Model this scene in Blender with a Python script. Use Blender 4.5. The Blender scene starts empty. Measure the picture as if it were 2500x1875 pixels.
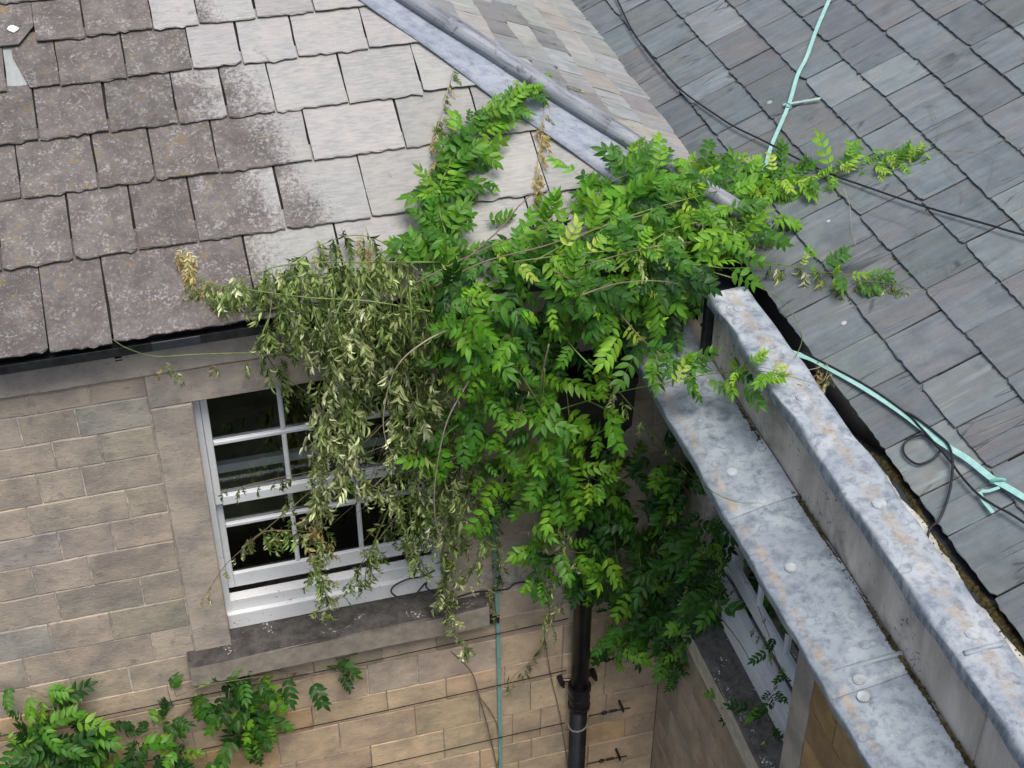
import bpy, math, random
import numpy as np
from mathutils import Vector, Matrix
from mathutils.bvhtree import BVHTree

rng = random.Random(7)
scene = bpy.context.scene
COL = scene.collection

# ------------------------------------------------------------------ camera, sky, sun, exposure
CAM = Vector((-2.53, -5.725, 10.3))
FPX, PITCH, ROLL, YAW = 3689.565, math.radians(37.3151), math.radians(0.0376), math.radians(15.6705)
FWD = Vector((math.sin(YAW) * math.cos(PITCH), math.cos(YAW) * math.cos(PITCH), -math.sin(PITCH)))
_r = Vector((math.cos(YAW), -math.sin(YAW), 0))
_u = _r.cross(FWD)
RGT = _r * math.cos(ROLL) + _u * math.sin(ROLL)
UP = _u * math.cos(ROLL) - _r * math.sin(ROLL)
cam_data = bpy.data.cameras.new('camera')
cam = bpy.data.objects.new('camera', cam_data)
COL.objects.link(cam)
cam_data.sensor_fit = 'HORIZONTAL'
cam_data.sensor_width = 36.0
cam_data.lens = FPX / 2500 * 36
cam_data.clip_end = 500
m3 = Matrix((RGT, UP, -FWD)).transposed()
cam.matrix_world = Matrix.Translation(CAM) @ m3.to_4x4()
scene.camera = cam

SUN_EL, SUN_AZ = math.radians(66), math.radians(175)     # azimuth clockwise from +Y
world = bpy.data.worlds.new('World')
scene.world = world
world.use_nodes = True
wn = world.node_tree
sky = wn.nodes.new('ShaderNodeTexSky')
sky.sky_type = 'NISHITA'
sky.sun_disc = False
sky.sun_elevation = SUN_EL
sky.sun_rotation = SUN_AZ
sky.air_density = 1.0
sky.dust_density = 4.0
sky.ozone_density = 1.0
wn.nodes['Background'].inputs['Strength'].default_value = 0.085
wn.links.new(sky.outputs['Color'], wn.nodes['Background'].inputs['Color'])
sun_data = bpy.data.lights.new('sun', 'SUN')
sun_data.energy = 1.5
sun_data.angle = math.radians(28)
sun_data.color = (1.0, 0.95, 0.88)
sun = bpy.data.objects.new('sun', sun_data)
COL.objects.link(sun)
sdir = Vector((math.sin(SUN_AZ) * math.cos(SUN_EL), math.cos(SUN_AZ) * math.cos(SUN_EL), math.sin(SUN_EL)))
sun.rotation_euler = (-sdir).to_track_quat('-Z', 'Y').to_euler()
sun.location = (0, 0, 20)
vs = scene.view_settings
vs.view_transform = 'Standard'
vs.look = 'None'
vs.gamma = 1
vs.exposure = 0.72
vs.use_curve_mapping = False

# ------------------------------------------------------------------ pixel -> world (photo measured at 2500 x 1875)
def ray(px, py):
    return (FWD + RGT * ((px - 1250) / FPX) - UP * ((py - 937.5) / FPX)).normalized()

def on_axis(px, py, ax, val):
    d = ray(px, py)
    return CAM + d * ((val - CAM[ax]) / d[ax])

def on_plane(px, py, O, N):
    d = ray(px, py)
    return CAM + d * ((O - CAM).dot(N) / d.dot(N))

class Plane:
    def __init__(s, O, U, S, N):
        s.O, s.U, s.S, s.N = Vector(O), Vector(U).normalized(), Vector(S).normalized(), Vector(N).normalized()
    def __call__(s, u, v, h=0.0):
        return s.O + s.U * u + s.S * v + s.N * h
    def px(s, x, y, h=0.0):
        P = on_plane(x, y, s.O + s.N * h, s.N) - s.O
        return P.dot(s.U), P.dot(s.S)

TA, TR = 0.53, 0.48
KA = math.sqrt(1 + TA * TA)
PA = Plane((0, -.09, 6.432), (1, 0, 0), (0, 1, TA), (0, -TA, 1))           # front slope of the left roof
PC = Plane((.36, 0, 6.45), (0, 1, 0), (-1, 0, TA), (TA, 0, 1))            # its hip end
PR = Plane((.30, 0, 6.206), (0, 1, 0), (1, 0, TR), (-TR, 0, 1))            # roof of the wing
WA = lambda a, z, d=0.0: Vector((a, d, z))        # left wall, d = depth into the wall
WB = lambda a, z, d=0.0: Vector((d, a, z))        # wing wall

# ------------------------------------------------------------------ materials
def new_mat(name):
    m = bpy.data.materials.new(name)
    m.use_nodes = True
    nt = m.node_tree
    return m, nt, nt.nodes['Principled BSDF']

class NT:
    """small node helper"""
    def __init__(s, nt): s.nt = nt
    def n(s, t, **kw):
        nd = s.nt.nodes.new(t)
        for k, v in kw.items():
            setattr(nd, k, v)
        return nd
    def put(s, sock, v):
        if isinstance(v, bpy.types.NodeSocket): s.nt.links.new(v, sock)
        elif v is not None:
            if sock.type == 'RGBA' and not isinstance(v, (int, float)) and len(v) == 3: v = (*v, 1)
            sock.default_value = v
    def noise(s, vec, scale, detail=4, rough=.6, dist=0.0):
        nd = s.n('ShaderNodeTexNoise'); s.put(nd.inputs['Vector'], vec)
        nd.inputs['Scale'].default_value = scale; nd.inputs['Detail'].default_value = detail
        nd.inputs['Roughness'].default_value = rough; nd.inputs['Distortion'].default_value = dist
        return nd.outputs['Fac']
    def voro(s, vec, scale, out='Distance', feature='F1'):
        nd = s.n('ShaderNodeTexVoronoi', feature=feature); s.put(nd.inputs['Vector'], vec)
        nd.inputs['Scale'].default_value = scale
        return nd.outputs[out]
    def ramp(s, fac, lo, hi, a=0.0, b=1.0):
        nd = s.n('ShaderNodeMapRange', interpolation_type='SMOOTHSTEP'); s.put(nd.inputs['Value'], fac)
        for i, v in zip(('From Min', 'From Max', 'To Min', 'To Max'), (lo, hi, a, b)): s.put(nd.inputs[i], v)
        return nd.outputs['Result']
    def mix(s, fac, a, b, blend='MIX'):
        nd = s.n('ShaderNodeMix', data_type='RGBA', blend_type=blend)
        s.put(nd.inputs[0], fac); s.put(nd.inputs[6], a); s.put(nd.inputs[7], b)
        return nd.outputs[2]
    def math(s, op, a, b=None, clamp=False):
        nd = s.n('ShaderNodeMath', operation=op, use_clamp=clamp); s.put(nd.inputs[0], a)
        if b is not None: s.put(nd.inputs[1], b)
        return nd.outputs[0]
    def vec(s, sx=1, sy=1, rand=True, src='UV'):
        """piece coordinates in metres, moved to its own place in the noise for every piece"""
        tc = s.n('ShaderNodeTexCoord')
        sp = s.n('ShaderNodeSeparateXYZ'); s.put(sp.inputs[0], tc.outputs[src])
        cb = s.n('ShaderNodeCombineXYZ')
        s.put(cb.inputs[0], s.math('MULTIPLY', sp.outputs[0], sx)); s.put(cb.inputs[1], s.math('MULTIPLY', sp.outputs[1], sy))
        if rand:
            oi = s.n('ShaderNodeObjectInfo')
            s.put(cb.inputs[2], s.math('MULTIPLY', oi.outputs['Random'], 37.0))
        elif src != 'UV':
            s.put(cb.inputs[2], sp.outputs[2])
        return cb.outputs[0]
    def ocol(s): return s.n('ShaderNodeObjectInfo').outputs['Color']
    def bump(s, bsdf, h, strength=.4, dist=.01):
        nd = s.n('ShaderNodeBump'); nd.inputs['Strength'].default_value = strength; nd.inputs['Distance'].default_value = dist
        s.put(nd.inputs['Height'], h); s.put(bsdf.inputs['Normal'], nd.outputs['Normal'])

def setp(b, rough=.8, spec=.3, metal=0.0):
    b.inputs['Roughness'].default_value = rough
    b.inputs['Specular IOR Level'].default_value = spec
    b.inputs['Metallic'].default_value = metal

def plain(name, col, rough=.7, spec=.3, metal=0.0, var=.25, scale=30, bump=.15, dist=.003):
    m, nt, b = new_mat(name); h = NT(nt); setp(b, rough, spec, metal)
    v = h.vec(src='Object', rand=False)
    n1 = h.noise(v, scale, 5); n2 = h.noise(v, scale * .17, 3)
    f = h.math('MULTIPLY', n1, n2)
    lo = tuple(c * (1 - var) for c in col); hi = tuple(min(1, c * (1 + var)) for c in col)
    h.put(b.inputs['Base Color'], h.mix(h.ramp(f, .1, .42), lo, hi))
    h.bump(b, n1, bump, dist)
    return m

def mat_old_slate():
    m, nt, b = new_mat('weathered_stone_slate'); h = NT(nt); setp(b, .85, .25)
    v = h.vec(); tint = h.ocol()
    geo = h.n('ShaderNodeNewGeometry'); sp = h.n('ShaderNodeSeparateXYZ'); h.put(sp.inputs[0], geo.outputs['Position'])
    # the strip washed clean by run-off from the lead: right of a line that leans with the height
    wob = h.noise(geo.outputs['Position'], 3.2, 3)
    zz = h.math('SUBTRACT', sp.outputs[2], 6.65)
    line = h.math('ADD', -1.88, h.math('MULTIPLY', zz, -.62))
    e = h.math('SUBTRACT', sp.outputs[0], line)
    e = h.math('ADD', e, h.math('MULTIPLY', h.math('SUBTRACT', wob, .5), .5))
    oi = h.n('ShaderNodeObjectInfo')
    e = h.math('ADD', e, h.math('MULTIPLY', h.math('SUBTRACT', oi.outputs['Random'], .5), .42))
    fine = h.noise(v, 55, 6, .7)
    clean = h.ramp(h.math('ADD', e, h.math('MULTIPLY', h.math('SUBTRACT', fine, .5), .75)), -.11, .11)
    big = h.noise(v, 7, 4); med = h.noise(v, 22, 5, .65)
    stre = h.noise(h.vec(5, 24), 3.2, 4, .6)
    cl = h.mix(h.ramp(stre, .3, .7), (.30, .302, .30), (.40, .397, .385))
    cl = h.mix(h.ramp(big, .4, .75, 0, .6), cl, (.44, .42, .385))
    cl = h.mix(h.ramp(med, .60, .78, 0, .45), cl, (.245, .25, .255))
    cl = h.mix(h.ramp(h.noise(v, 5, 6, .75), .62, .74, 0, .75), cl, (.16, .16, .15))
    cl = h.mix(h.ramp(h.voro(v, 26), .12, .04, 0, .5), cl, (.2, .21, .22))
    dk = h.mix(h.ramp(big, .3, .7), (.118, .105, .100), (.195, .178, .170))
    dk = h.mix(h.ramp(med, .35, .7, 0, .6), dk, (.10, .09, .085))
    dk = h.mix(h.ramp(fine, .54, .70, 0, .75), dk, (.37, .35, .34))
    worm = h.noise(v, 125, 3, .55, 1.8)
    dk = h.mix(h.ramp(worm, .58, .68, 0, .5), dk, (.37, .35, .34))
    patch = h.math('MULTIPLY', h.ramp(h.noise(v, 13, 3), .5, .62), h.ramp(h.noise(v, 75, 4), .48, .62))
    dk = h.mix(h.math('MULTIPLY', patch, .6), dk, (.40, .385, .38))
    ol = h.math('MULTIPLY', h.ramp(h.noise(v, 14, 4, .7, .5), .56, .66), h.ramp(h.noise(v, 60, 3), .42, .58))
    dk = h.mix(h.math('MULTIPLY', ol, .75), dk, (.24, .17, .05))
    base = h.mix(clean, dk, cl)
    base = h.mix(1.0, base, tint, 'MULTIPLY')
    h.put(b.inputs['Base Color'], base)
    hh = h.math('ADD', h.math('MULTIPLY', fine, .5), h.math('ADD', h.math('MULTIPLY', med, .8), h.math('MULTIPLY', worm, .25)))
    h.bump(b, hh, .65, .006)
    return m

def mat_grey_slate(name, lo, hi, warm, wamt, spec=.4, rough=.6):
    m, nt, b = new_mat(name); h = NT(nt); setp(b, rough, spec)
    v = h.vec(); tint = h.ocol()
    st = h.noise(h.vec(26, 3.2), 1.0, 6, .62, .3)          # cleavage streaks run down the slope
    st2 = h.noise(h.vec(9, 1.6), 1.0, 4, .6, .4)
    fine = h.noise(v, 130, 4, .7)
    c = h.mix(h.ramp(h.math('ADD', h.math('MULTIPLY', st, .55), h.math('MULTIPLY', h.noise(v, 9, 6, .7), .45)), .33, .67), lo, hi)
    c = h.mix(h.ramp(st2, .40, .68, 0, wamt), c, warm)
    c = h.mix(h.ramp(h.noise(v, 4, 3), .55, .75, 0, .5), c, tuple(x * .6 for x in lo))
    c = h.mix(h.ramp(st2, .62, .72, 0, .45), c, tuple(min(1, x * 1.35) for x in hi))
    c = h.mix(h.ramp(fine, .55, .75, 0, .35), c, tuple(min(1, x * 1.5) for x in hi))
    sp = h.math('MULTIPLY', h.ramp(h.noise(v, 9, 3), .58, .68), h.ramp(h.noise(v, 70, 3), .5, .6))
    c = h.mix(h.math('MULTIPLY', sp, .5), c, (.20, .15, .06))
    crk = h.voro(h.vec(13, 1.5), 1.0, feature='DISTANCE_TO_EDGE')
    crk = h.math('MULTIPLY', h.ramp(crk, .035, .0), h.ramp(h.noise(v, 3.5, 3), .5, .62))
    c = h.mix(h.math('MULTIPLY', crk, .7), c, tuple(x * .35 for x in lo))
    c = h.mix(h.ramp(h.voro(v, 2.6), .045, .03, 0, .8), c, (.6, .6, .57))
    c = h.mix(1.0, c, tint, 'MULTIPLY')
    h.put(b.inputs['Base Color'], c)
    hh = h.math('ADD', h.math('MULTIPLY', crk, -1.2), h.math('MULTIPLY', st, .7))
    hh = h.math('ADD', hh, h.math('MULTIPLY', h.noise(v, 26, 5, .65), .8))
    hh = h.math('ADD', hh, h.math('MULTIPLY', fine, .25))
    h.bump(b, hh, .5, .004)
    return m

def mat_stone(name='ashlar_stone', soot=.55):
    m, nt, b = new_mat(name); h = NT(nt); setp(b, .9, .2)
    v = h.vec(); tint = h.ocol()
    big = h.noise(v, 5, 4, .6); med = h.noise(v, 18, 5, .65); fine = h.noise(v, 160, 4, .7)
    bed = h.noise(h.vec(2.5, 22), 1.3, 4, .6, .6)
    c = h.mix(h.ramp(big, .3, .7), (.66, .67, .69), (1.16, 1.12, 1.04))
    c = h.mix(h.ramp(bed, .35, .7, 0, .18), c, (.82, .74, .66))
    c = h.mix(h.ramp(med, .57, .72, 0, soot), c, (.42, .43, .46))
    c = h.mix(h.ramp(h.noise(v, 7, 5, .7, .3), .60, .72, 0, soot), c, (.36, .37, .40))
    c = h.mix(h.ramp(fine, .4, .75, 0, .3), c, (1.3, 1.27, 1.2))
    c = h.mix(h.ramp(h.voro(v, 42), .13, .05, 0, .4), c, (.4, .38, .36))
    c = h.mix(1.0, c, tint, 'MULTIPLY')
    h.put(b.inputs['Base Color'], c)
    pit = h.ramp(h.voro(h.vec(1, 1.8), 34), .25, .0)
    h.bump(b, h.math('SUBTRACT', h.math('ADD', h.math('MULTIPLY', fine, .5), h.math('ADD', h.math('MULTIPLY', med, 1.4), h.math('MULTIPLY', bed, .35))), h.math('MULTIPLY', pit, .5)), .7, .006)
    return m

def mat_lead(name, lo, mid, hi, rustamt=0.0, ridge=None, spec=.45, rough=.5):
    m, nt, b = new_mat(name); h = NT(nt); setp(b, rough, spec, .0)
    v = h.vec(rand=False); 
    big = h.noise(v, 4, 6, .65, .25); med = h.noise(v, 17, 6, .68, .3); fine = h.noise(v, 70, 4, .65)
    ringd = h.voro(v, 13); ringd2 = h.voro(v, 31)
    c = h.mix(h.ramp(big, .32, .68), mid, hi)
    c = h.mix(h.ramp(med, .42, .70, 0, .8), c, lo)
    c = h.mix(h.ramp(fine, .55, .75, 0, .4), c, hi)
    ring = h.math('MULTIPLY', h.ramp(ringd, .20, .26), h.ramp(ringd, .36, .28))
    c = h.mix(h.math('MULTIPLY', ring, h.ramp(big, .45, .6, 0, .55)), c, lo)
    ring2 = h.math('MULTIPLY', h.ramp(ringd2, .16, .22), h.ramp(ringd2, .36, .26))
    c = h.mix(h.math('MULTIPLY', ring2, h.ramp(h.noise(v, 3), .5, .6, 0, .4)), c, tuple(x * .9 for x in lo))
    if rustamt:
        at = h.n('ShaderNodeTexCoord'); sp = h.n('ShaderNodeSeparateXYZ'); h.put(sp.inputs[0], at.outputs['UV'])
        cen, wid = ridge
        d = h.math('ABSOLUTE', h.math('SUBTRACT', h.math('ADD', sp.outputs[1], h.math('MULTIPLY', h.math('SUBTRACT', h.noise(v, 6, 3), .5), .05)), cen))
        band = h.ramp(d, wid, wid * .3)
        rn = h.math('MULTIPLY', h.ramp(h.noise(v, 10, 5, .7), .42, .62), band)
        c = h.mix(h.math('MULTIPLY', rn, rustamt), c, (.45, .36, .255))
        c = h.mix(h.math('MULTIPLY', h.math('MULTIPLY', h.ramp(h.noise(v, 28, 4, .7), .5, .64), band), rustamt * .9), c, (.33, .245, .155))
    if name == 'hip_lead':
        st = h.math('MULTIPLY', h.ramp(h.noise(h.vec(15, 3, False), 1.0, 4, .6, .4), .60, .70), h.ramp(h.noise(v, 5, 3), .45, .6))
        c = h.mix(h.math('MULTIPLY', st, .55), c, (.24, .15, .15))
    if name == 'roll_lead':
        st = h.ramp(h.noise(h.vec(1, 1, False, 'Object'), 22, 4, .6, .6), .57, .68)
        c = h.mix(h.math('MULTIPLY', st, .65), c, (.10, .075, .085))
    if name == 'coping_lead':                             # tarry streaks along the dressed-down edge
        lip = h.math('MULTIPLY', h.ramp(sp.outputs[1], .085, .03), h.ramp(h.noise(h.vec(30, 8, False), 1.0, 4, .6, .5), .42, .62))
        c = h.mix(h.math('MULTIPLY', lip, .75), c, (.10, .125, .20))
    spk = h.math('MULTIPLY', h.ramp(h.noise(v, 34, 4, .7, .8), .56, .66), h.ramp(h.noise(v, 5, 2), .42, .6))
    c = h.mix(h.math('MULTIPLY', spk, .6), c, tuple(x * .8 for x in lo))
    h.put(b.inputs['Base Color'], c)
    h.bump(b, h.math('ADD', h.math('MULTIPLY', big, 1.4), h.math('MULTIPLY', med, .5)), .5, .006)
    return m

def mat_leaf():
    m, nt, b = new_mat('wisteria_leaf'); h = NT(nt); setp(b, .45, .35)
    at = h.n('ShaderNodeAttribute', attribute_name='Col')
    c = h.mix(1.0, at.outputs['Color'], h.ocol(), 'MULTIPLY')
    nz = h.noise(h.vec(src='Object', rand=False), 60, 3)
    c = h.mix(h.ramp(nz, .35, .7, 0, .35), c, h.mix(1.0, c, (.6, .62, .6), 'MULTIPLY'))
    h.put(b.inputs['Base Color'], c)
    tr = h.n('ShaderNodeBsdfTranslucent')
    h.put(tr.inputs['Color'], h.mix(1.0, c, (1.25, 1.15, .6), 'MULTIPLY'))
    mx = h.n('ShaderNodeMixShader'); mx.inputs[0].default_value = .36
    h.put(mx.inputs[1], b.outputs[0]); h.put(mx.inputs[2], tr.outputs[0])
    h.put(nt.nodes['Material Output'].inputs['Surface'], mx.outputs[0])
    return m

def mat_glass():
    m, nt, b = new_mat('window_glass'); h = NT(nt)
    t = h.n('ShaderNodeBsdfTransparent'); t.inputs['Color'].default_value = (.95, .97, .97, 1)
    g = h.n('ShaderNodeBsdfGlossy'); g.inputs['Roughness'].default_value = .03
    fr = h.n('ShaderNodeFresnel'); fr.inputs['IOR'].default_value = 1.5
    mx = h.n('ShaderNodeMixShader'); h.put(mx.inputs[0], fr.outputs[0]); h.put(mx.inputs[1], t.outputs[0]); h.put(mx.inputs[2], g.outputs[0])
    h.put(nt.nodes['Material Output'].inputs['Surface'], mx.outputs[0])
    return m

def mat_paint(name, col, wear):
    m, nt, b = new_mat(name); h = NT(nt); setp(b, .5, .4)
    v = h.vec(src='Object', rand=False)
    n1 = h.noise(v, 26, 5, .7); n2 = h.noise(v, 5, 3)
    c = h.mix(h.ramp(n2, .3, .7), tuple(x * .92 for x in col), col)
    c = h.mix(h.ramp(n1, .64, .68, 0, wear), c, (.33, .24, .19))
    c = h.mix(h.ramp(h.noise(v, 60, 4), .62, .72, 0, wear), c, (.45, .44, .43))
    h.put(b.inputs['Base Color'], c); h.bump(b, n1, .3, .002)
    return m

def mat_copper():
    m, nt, b = new_mat('verdigris_copper'); h = NT(nt); setp(b, .7, .3)
    v = h.vec(src='Object', rand=False)
    c = h.mix(h.ramp(h.noise(v, 30, 5), .35, .7), (.32, .60, .55), (.42, .70, .65))
    c = h.mix(h.ramp(h.noise(v, 9, 4), .6, .72, 0, .5), c, (.24, .42, .38))
    h.put(b.inputs['Base Color'], h.mix(1.0, c, h.ocol(), 'MULTIPLY')); h.bump(b, h.noise(v, 60), .2, .002)
    return m

M = dict(
    slateA=mat_old_slate(),
    slateR=mat_grey_slate('blue_grey_slate', (.132, .160, .174), (.212, .245, .258), (.180, .174, .168), .6),
    slateC=mat_grey_slate('hip_slate', (.27, .285, .285), (.42, .43, .42), (.36, .33, .295), .7),
    stone=mat_stone(), sill=mat_stone('sooty_sill_stone', .9),
    mortar=plain('lime_mortar', (.52, .47, .42), .95, .1, var=.5, scale=22, bump=.5, dist=.006),
    joint=plain('recessed_joint', (.16, .13, .11), .95, .1, var=.4),
    leadtop=mat_lead('coping_lead', (.16, .19, .24), (.315, .36, .405), (.49, .53, .555), .55, (.165, .045)),
    leadledge=mat_lead('ledge_lead', (.135, .16, .20), (.25, .295, .34), (.37, .42, .455), .6, (.27, .03)),
    leadhip=mat_lead('hip_lead', (.15, .18, .25), (.255, .295, .365), (.34, .38, .44), .0),
    tie=plain('galvanised_wire', (.22, .21, .20), .5, .4),
    leaddot=plain('soldered_lead', (.44, .48, .50), .5, .4, var=.3),
    white=mat_paint('white_paint', (.80, .83, .86), .45),
    whiteworn=mat_paint('worn_white_paint', (.80, .82, .84), .85),
    board=plain('window_board_paint', (.34, .36, .38), .6),
    glass=mat_glass(),
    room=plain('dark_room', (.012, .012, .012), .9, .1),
    iron=plain('black_painted_iron', (.012, .012, .013), .35, .5, var=.5, bump=.1),
    gutterblack=plain('black_gutter_paint', (.016, .017, .019), .5, .4, var=.6),
    plate=plain('dark_metal_plate', (.035, .042, .052), .4, .5),
    copper=mat_copper(),
    cable=plain('black_cable', (.022, .024, .028), .5, .4),
    wire=plain('rusty_wire', (.035, .03, .028), .7, .3, .3),
    stem=plain('green_stem', (.17, .24, .07), .6),
    wood=plain('brown_stem', (.22, .17, .12), .8),
    pale=plain('pale_bare_stem', (.42, .36, .28), .8),
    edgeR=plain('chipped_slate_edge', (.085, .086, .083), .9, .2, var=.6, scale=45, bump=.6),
    edge=plain('grimy_shadow_edge', (.062, .056, .050), .95, .1, var=.6, scale=40, bump=.5),  # grime, plus the shadow line under each row put into the colour
    deck=plain('roof_deck', (.03, .028, .026), .95, .1),
    moss=plain('moss', (.075, .062, .028), .95, .1, var=.6, scale=60, bump=.8, dist=.01),
    silt=plain('gutter_silt', (.50, .50, .46), .9, .2, var=.35, scale=18, bump=.5, dist=.006),
    ground=plain('dark_planted_ground', (.035, .04, .025), .95, .1, var=.5, scale=12, bump=.8, dist=.02),
    white2=plain('chalky_white', (.75, .74, .70), .9, .1),
)
def mat_render():
    m, nt, b = new_mat('cement_render'); h = NT(nt); setp(b, .8, .25)
    v = h.vec(rand=False)
    a = h.noise(h.vec(5, 1.6, False), 1.4, 5, .6, .5); f = h.noise(v, 55, 5, .65)
    c = h.mix(h.ramp(a, .3, .7), (.44, .395, .335), (.72, .65, .56))
    c = h.mix(h.ramp(h.noise(v, 3.2, 4, .6, .4), .52, .70, 0, .8), c, (.23, .205, .185))
    c = h.mix(h.ramp(f, .55, .72, 0, .4), c, (.58, .55, .53))
    sp = h.math('MULTIPLY', h.ramp(h.noise(v, 40, 3, .6, 1.0), .60, .66), h.ramp(h.noise(v, 2.2, 2), .52, .62))
    c = h.mix(h.math('MULTIPLY', sp, .9), c, (.07, .075, .09))
    c = h.mix(h.ramp(h.noise(v, 8, 4), .62, .72, 0, .5), c, (.36, .29, .2))
    h.put(b.inputs['Base Color'], c); h.bump(b, h.math('ADD', f, h.math('MULTIPLY', a, 2)), .4, .004)
    return m
M['render'] = mat_render()
M['leaf'] = mat_leaf()

# ------------------------------------------------------------------ object helpers
def link(o, parent=None):
    COL.objects.link(o)
    if parent is not None: o.parent = parent
    return o

def thing(name, label, cat, loc=(0, 0, 0), group=None):
    o = bpy.data.objects.new(name, None); o.location = loc
    o.empty_display_size = .2
    o['label'] = label; o['category'] = cat
    if group: o['group'] = group
    return link(o)

_inv = {}
def mesh(name, vs_, fs, mat, parent=None, uv=None, color=None, smooth=False, data=None):
    """vs_ in world coordinates; uv = function(world vertex index) or list per vertex"""
    if data is None:
        data = bpy.data.meshes.new(name)
        data.from_pydata([tuple(v) for v in vs_], [], fs)
        if uv is not None:
            l = data.uv_layers.new(name='uv')
            vi = np.empty(len(data.loops), np.int32); data.loops.foreach_get('vertex_index', vi)
            l.data.foreach_set('uv', np.array(uv, np.float32)[vi].ravel())
        if smooth: data.polygons.foreach_set('use_smooth', [True] * len(data.polygons))
        data.materials.append(M[mat] if isinstance(mat, str) else mat)
    o = bpy.data.objects.new(name, data)
    if color is not None: o.color = (*color, 1)
    link(o, parent)
    if parent is not None:
        p = parent; off = Vector((0, 0, 0))
        while p is not None: off += p.location; p = p.parent
        o.location = -off          # all meshes are modelled in world coordinates
    return o

class Buf:
    def __init__(s): s.v, s.f, s.uv = [], [], []
    def add(s, vs_, fs, uv=None):
        b = len(s.v); s.v += [Vector(v) for v in vs_]; s.f += [tuple(i + b for i in f) for f in fs]
        s.uv += uv if uv is not None else [(0, 0)] * len(vs_)
    def make(s, name, mat, parent=None, **k):
        return mesh(name, s.v, s.f, mat, parent, uv=s.uv, **k)

BOXF = [(0, 1, 2, 3), (7, 6, 5, 4), (0, 4, 5, 1), (1, 5, 6, 2), (2, 6, 7, 3), (3, 7, 4, 0)]
def box_pts(fn, a0, a1, z0, z1, d0, d1):
    return [fn(a, z, d) for d in (d0, d1) for a, z in ((a0, z0), (a1, z0), (a1, z1), (a0, z1))]

def add_box(B, fn, a0, a1, z0, z1, d0, d1):
    B.add(box_pts(fn, a0, a1, z0, z1, d0, d1), BOXF, [(a, z) for d in (0, 1) for a, z in ((a0, z0), (a1, z0), (a1, z1), (a0, z1))])

def bev_box(B, fn, a0, a1, z0, z1, d0, d1, b=.006, jit=.0):
    """block with a chamfered front (d0 is the outer face)"""
    J = lambda: rng.uniform(-jit, jit)
    ring = []
    for (aa0, aa1, zz0, zz1, d) in ((a0, a1, z0, z1, d1), (a0, a1, z0, z1, d0 + b), (a0 + b, a1 - b, z0 + b, z1 - b, d0)):
        n = max(1, int((a1 - a0) / .07)) if jit else (3 if (a1 - a0) > .12 else 1)
        pts = []
        for i in range(n): pts.append((aa0 + (aa1 - aa0) * i / n + (J() if 0 < i else 0), zz0 + J()))
        pts.append((aa1 + J(), zz0 + J()))
        for i in range(n): pts.append((aa1 - (aa1 - aa0) * i / n + (J() if 0 < i else 0), zz1 + J()))
        pts.append((aa0 + J(), zz1 + J()))
        ring.append([(p, d) for p in pts])
    N = len(ring[0]); vs_ = [fn(p[0], p[1], d) for r in ring for p, d in r]; uv = [p for r in ring for p, d in r]
    fs = [(k * N + i, k * N + (i + 1) % N, (k + 1) * N + (i + 1) % N, (k + 1) * N + i) for k in range(2) for i in range(N)]
    fs.append(tuple(2 * N + i for i in range(N)))
    B.add(vs_, fs, uv)

def smooth_path(pts, n=6):
    P = [Vector(p) for p in pts]
    if len(P) < 3: return [P[0].lerp(P[-1], i / n) for i in range(n + 1)]
    out = []
    for i in range(len(P) - 1):
        p0 = P[max(i - 1, 0)]; p1 = P[i]; p2 = P[i + 1]; p3 = P[min(i + 2, len(P) - 1)]
        for k in range(n):
            t = k / n
            out.append(.5 * ((2 * p1) + (p2 - p0) * t + (2 * p0 - 5 * p1 + 4 * p2 - p3) * t * t + (3 * p1 - p0 - 3 * p2 + p3) * t ** 3))
    out.append(P[-1]); return out

def add_tube(B, pts, r0, r1=None, n=6, cap=True):
    r1 = r0 if r1 is None else r1
    b = len(B.v); L = len(pts); prev = None
    for i, p in enumerate(pts):
        t = (pts[min(i + 1, L - 1)] - pts[max(i - 1, 0)])
        t = t.normalized() if t.length > 1e-9 else Vector((0, 0, 1))
        x = (prev - t * prev.dot(t)) if prev is not None else t.cross(Vector((.3, .5, .81)))
        x.normalize(); prev = x; y = t.cross(x); r = r0 + (r1 - r0) * i / max(1, L - 1)
        for k in range(n):
            a = 2 * math.pi * k / n
            B.v.append(p + x * (r * math.cos(a)) + y * (r * math.sin(a))); B.uv.append((k * r, i * .02))
    for i in range(L - 1):
        for k in range(n):
            B.f.append((b + i * n + k, b + i * n + (k + 1) % n, b + (i + 1) * n + (k + 1) % n, b + (i + 1) * n + k))
    if cap:
        B.f.append(tuple(b + k for k in range(n))[::-1]); B.f.append(tuple(b + (L - 1) * n + k for k in range(n)))

def add_strip(B, pts, nrm, w, t):
    """flat bar along pts, width w, thickness t, flat side facing nrm"""
    b = len(B.v); L = len(pts); nrm = Vector(nrm).normalized()
    for i, p in enumerate(pts):
        tg = (pts[min(i + 1, L - 1)] - pts[max(i - 1, 0)]).normalized()
        s = tg.cross(nrm).normalized(); n2 = s.cross(tg)
        for a, c in ((-1, 0), (1, 0), (1, 1), (-1, 1)):
            B.v.append(p + s * (a * w / 2) + n2 * (c * t)); B.uv.append((a * w / 2, i * .05))
    for i in range(L - 1):
        for k in range(4): B.f.append((b + i * 4 + k, b + i * 4 + (k + 1) % 4, b + (i + 1) * 4 + (k + 1) % 4, b + (i + 1) * 4 + k))
    B.f.append((b + 3, b + 2, b + 1, b)); e = b + (L - 1) * 4; B.f.append((e, e + 1, e + 2, e + 3))

def tint(base, v=.12, hue=.03):
    k = 1 + rng.uniform(-v, v)
    return tuple(max(.01, c * k * (1 + rng.uniform(-hue, hue))) for c in base)

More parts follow.
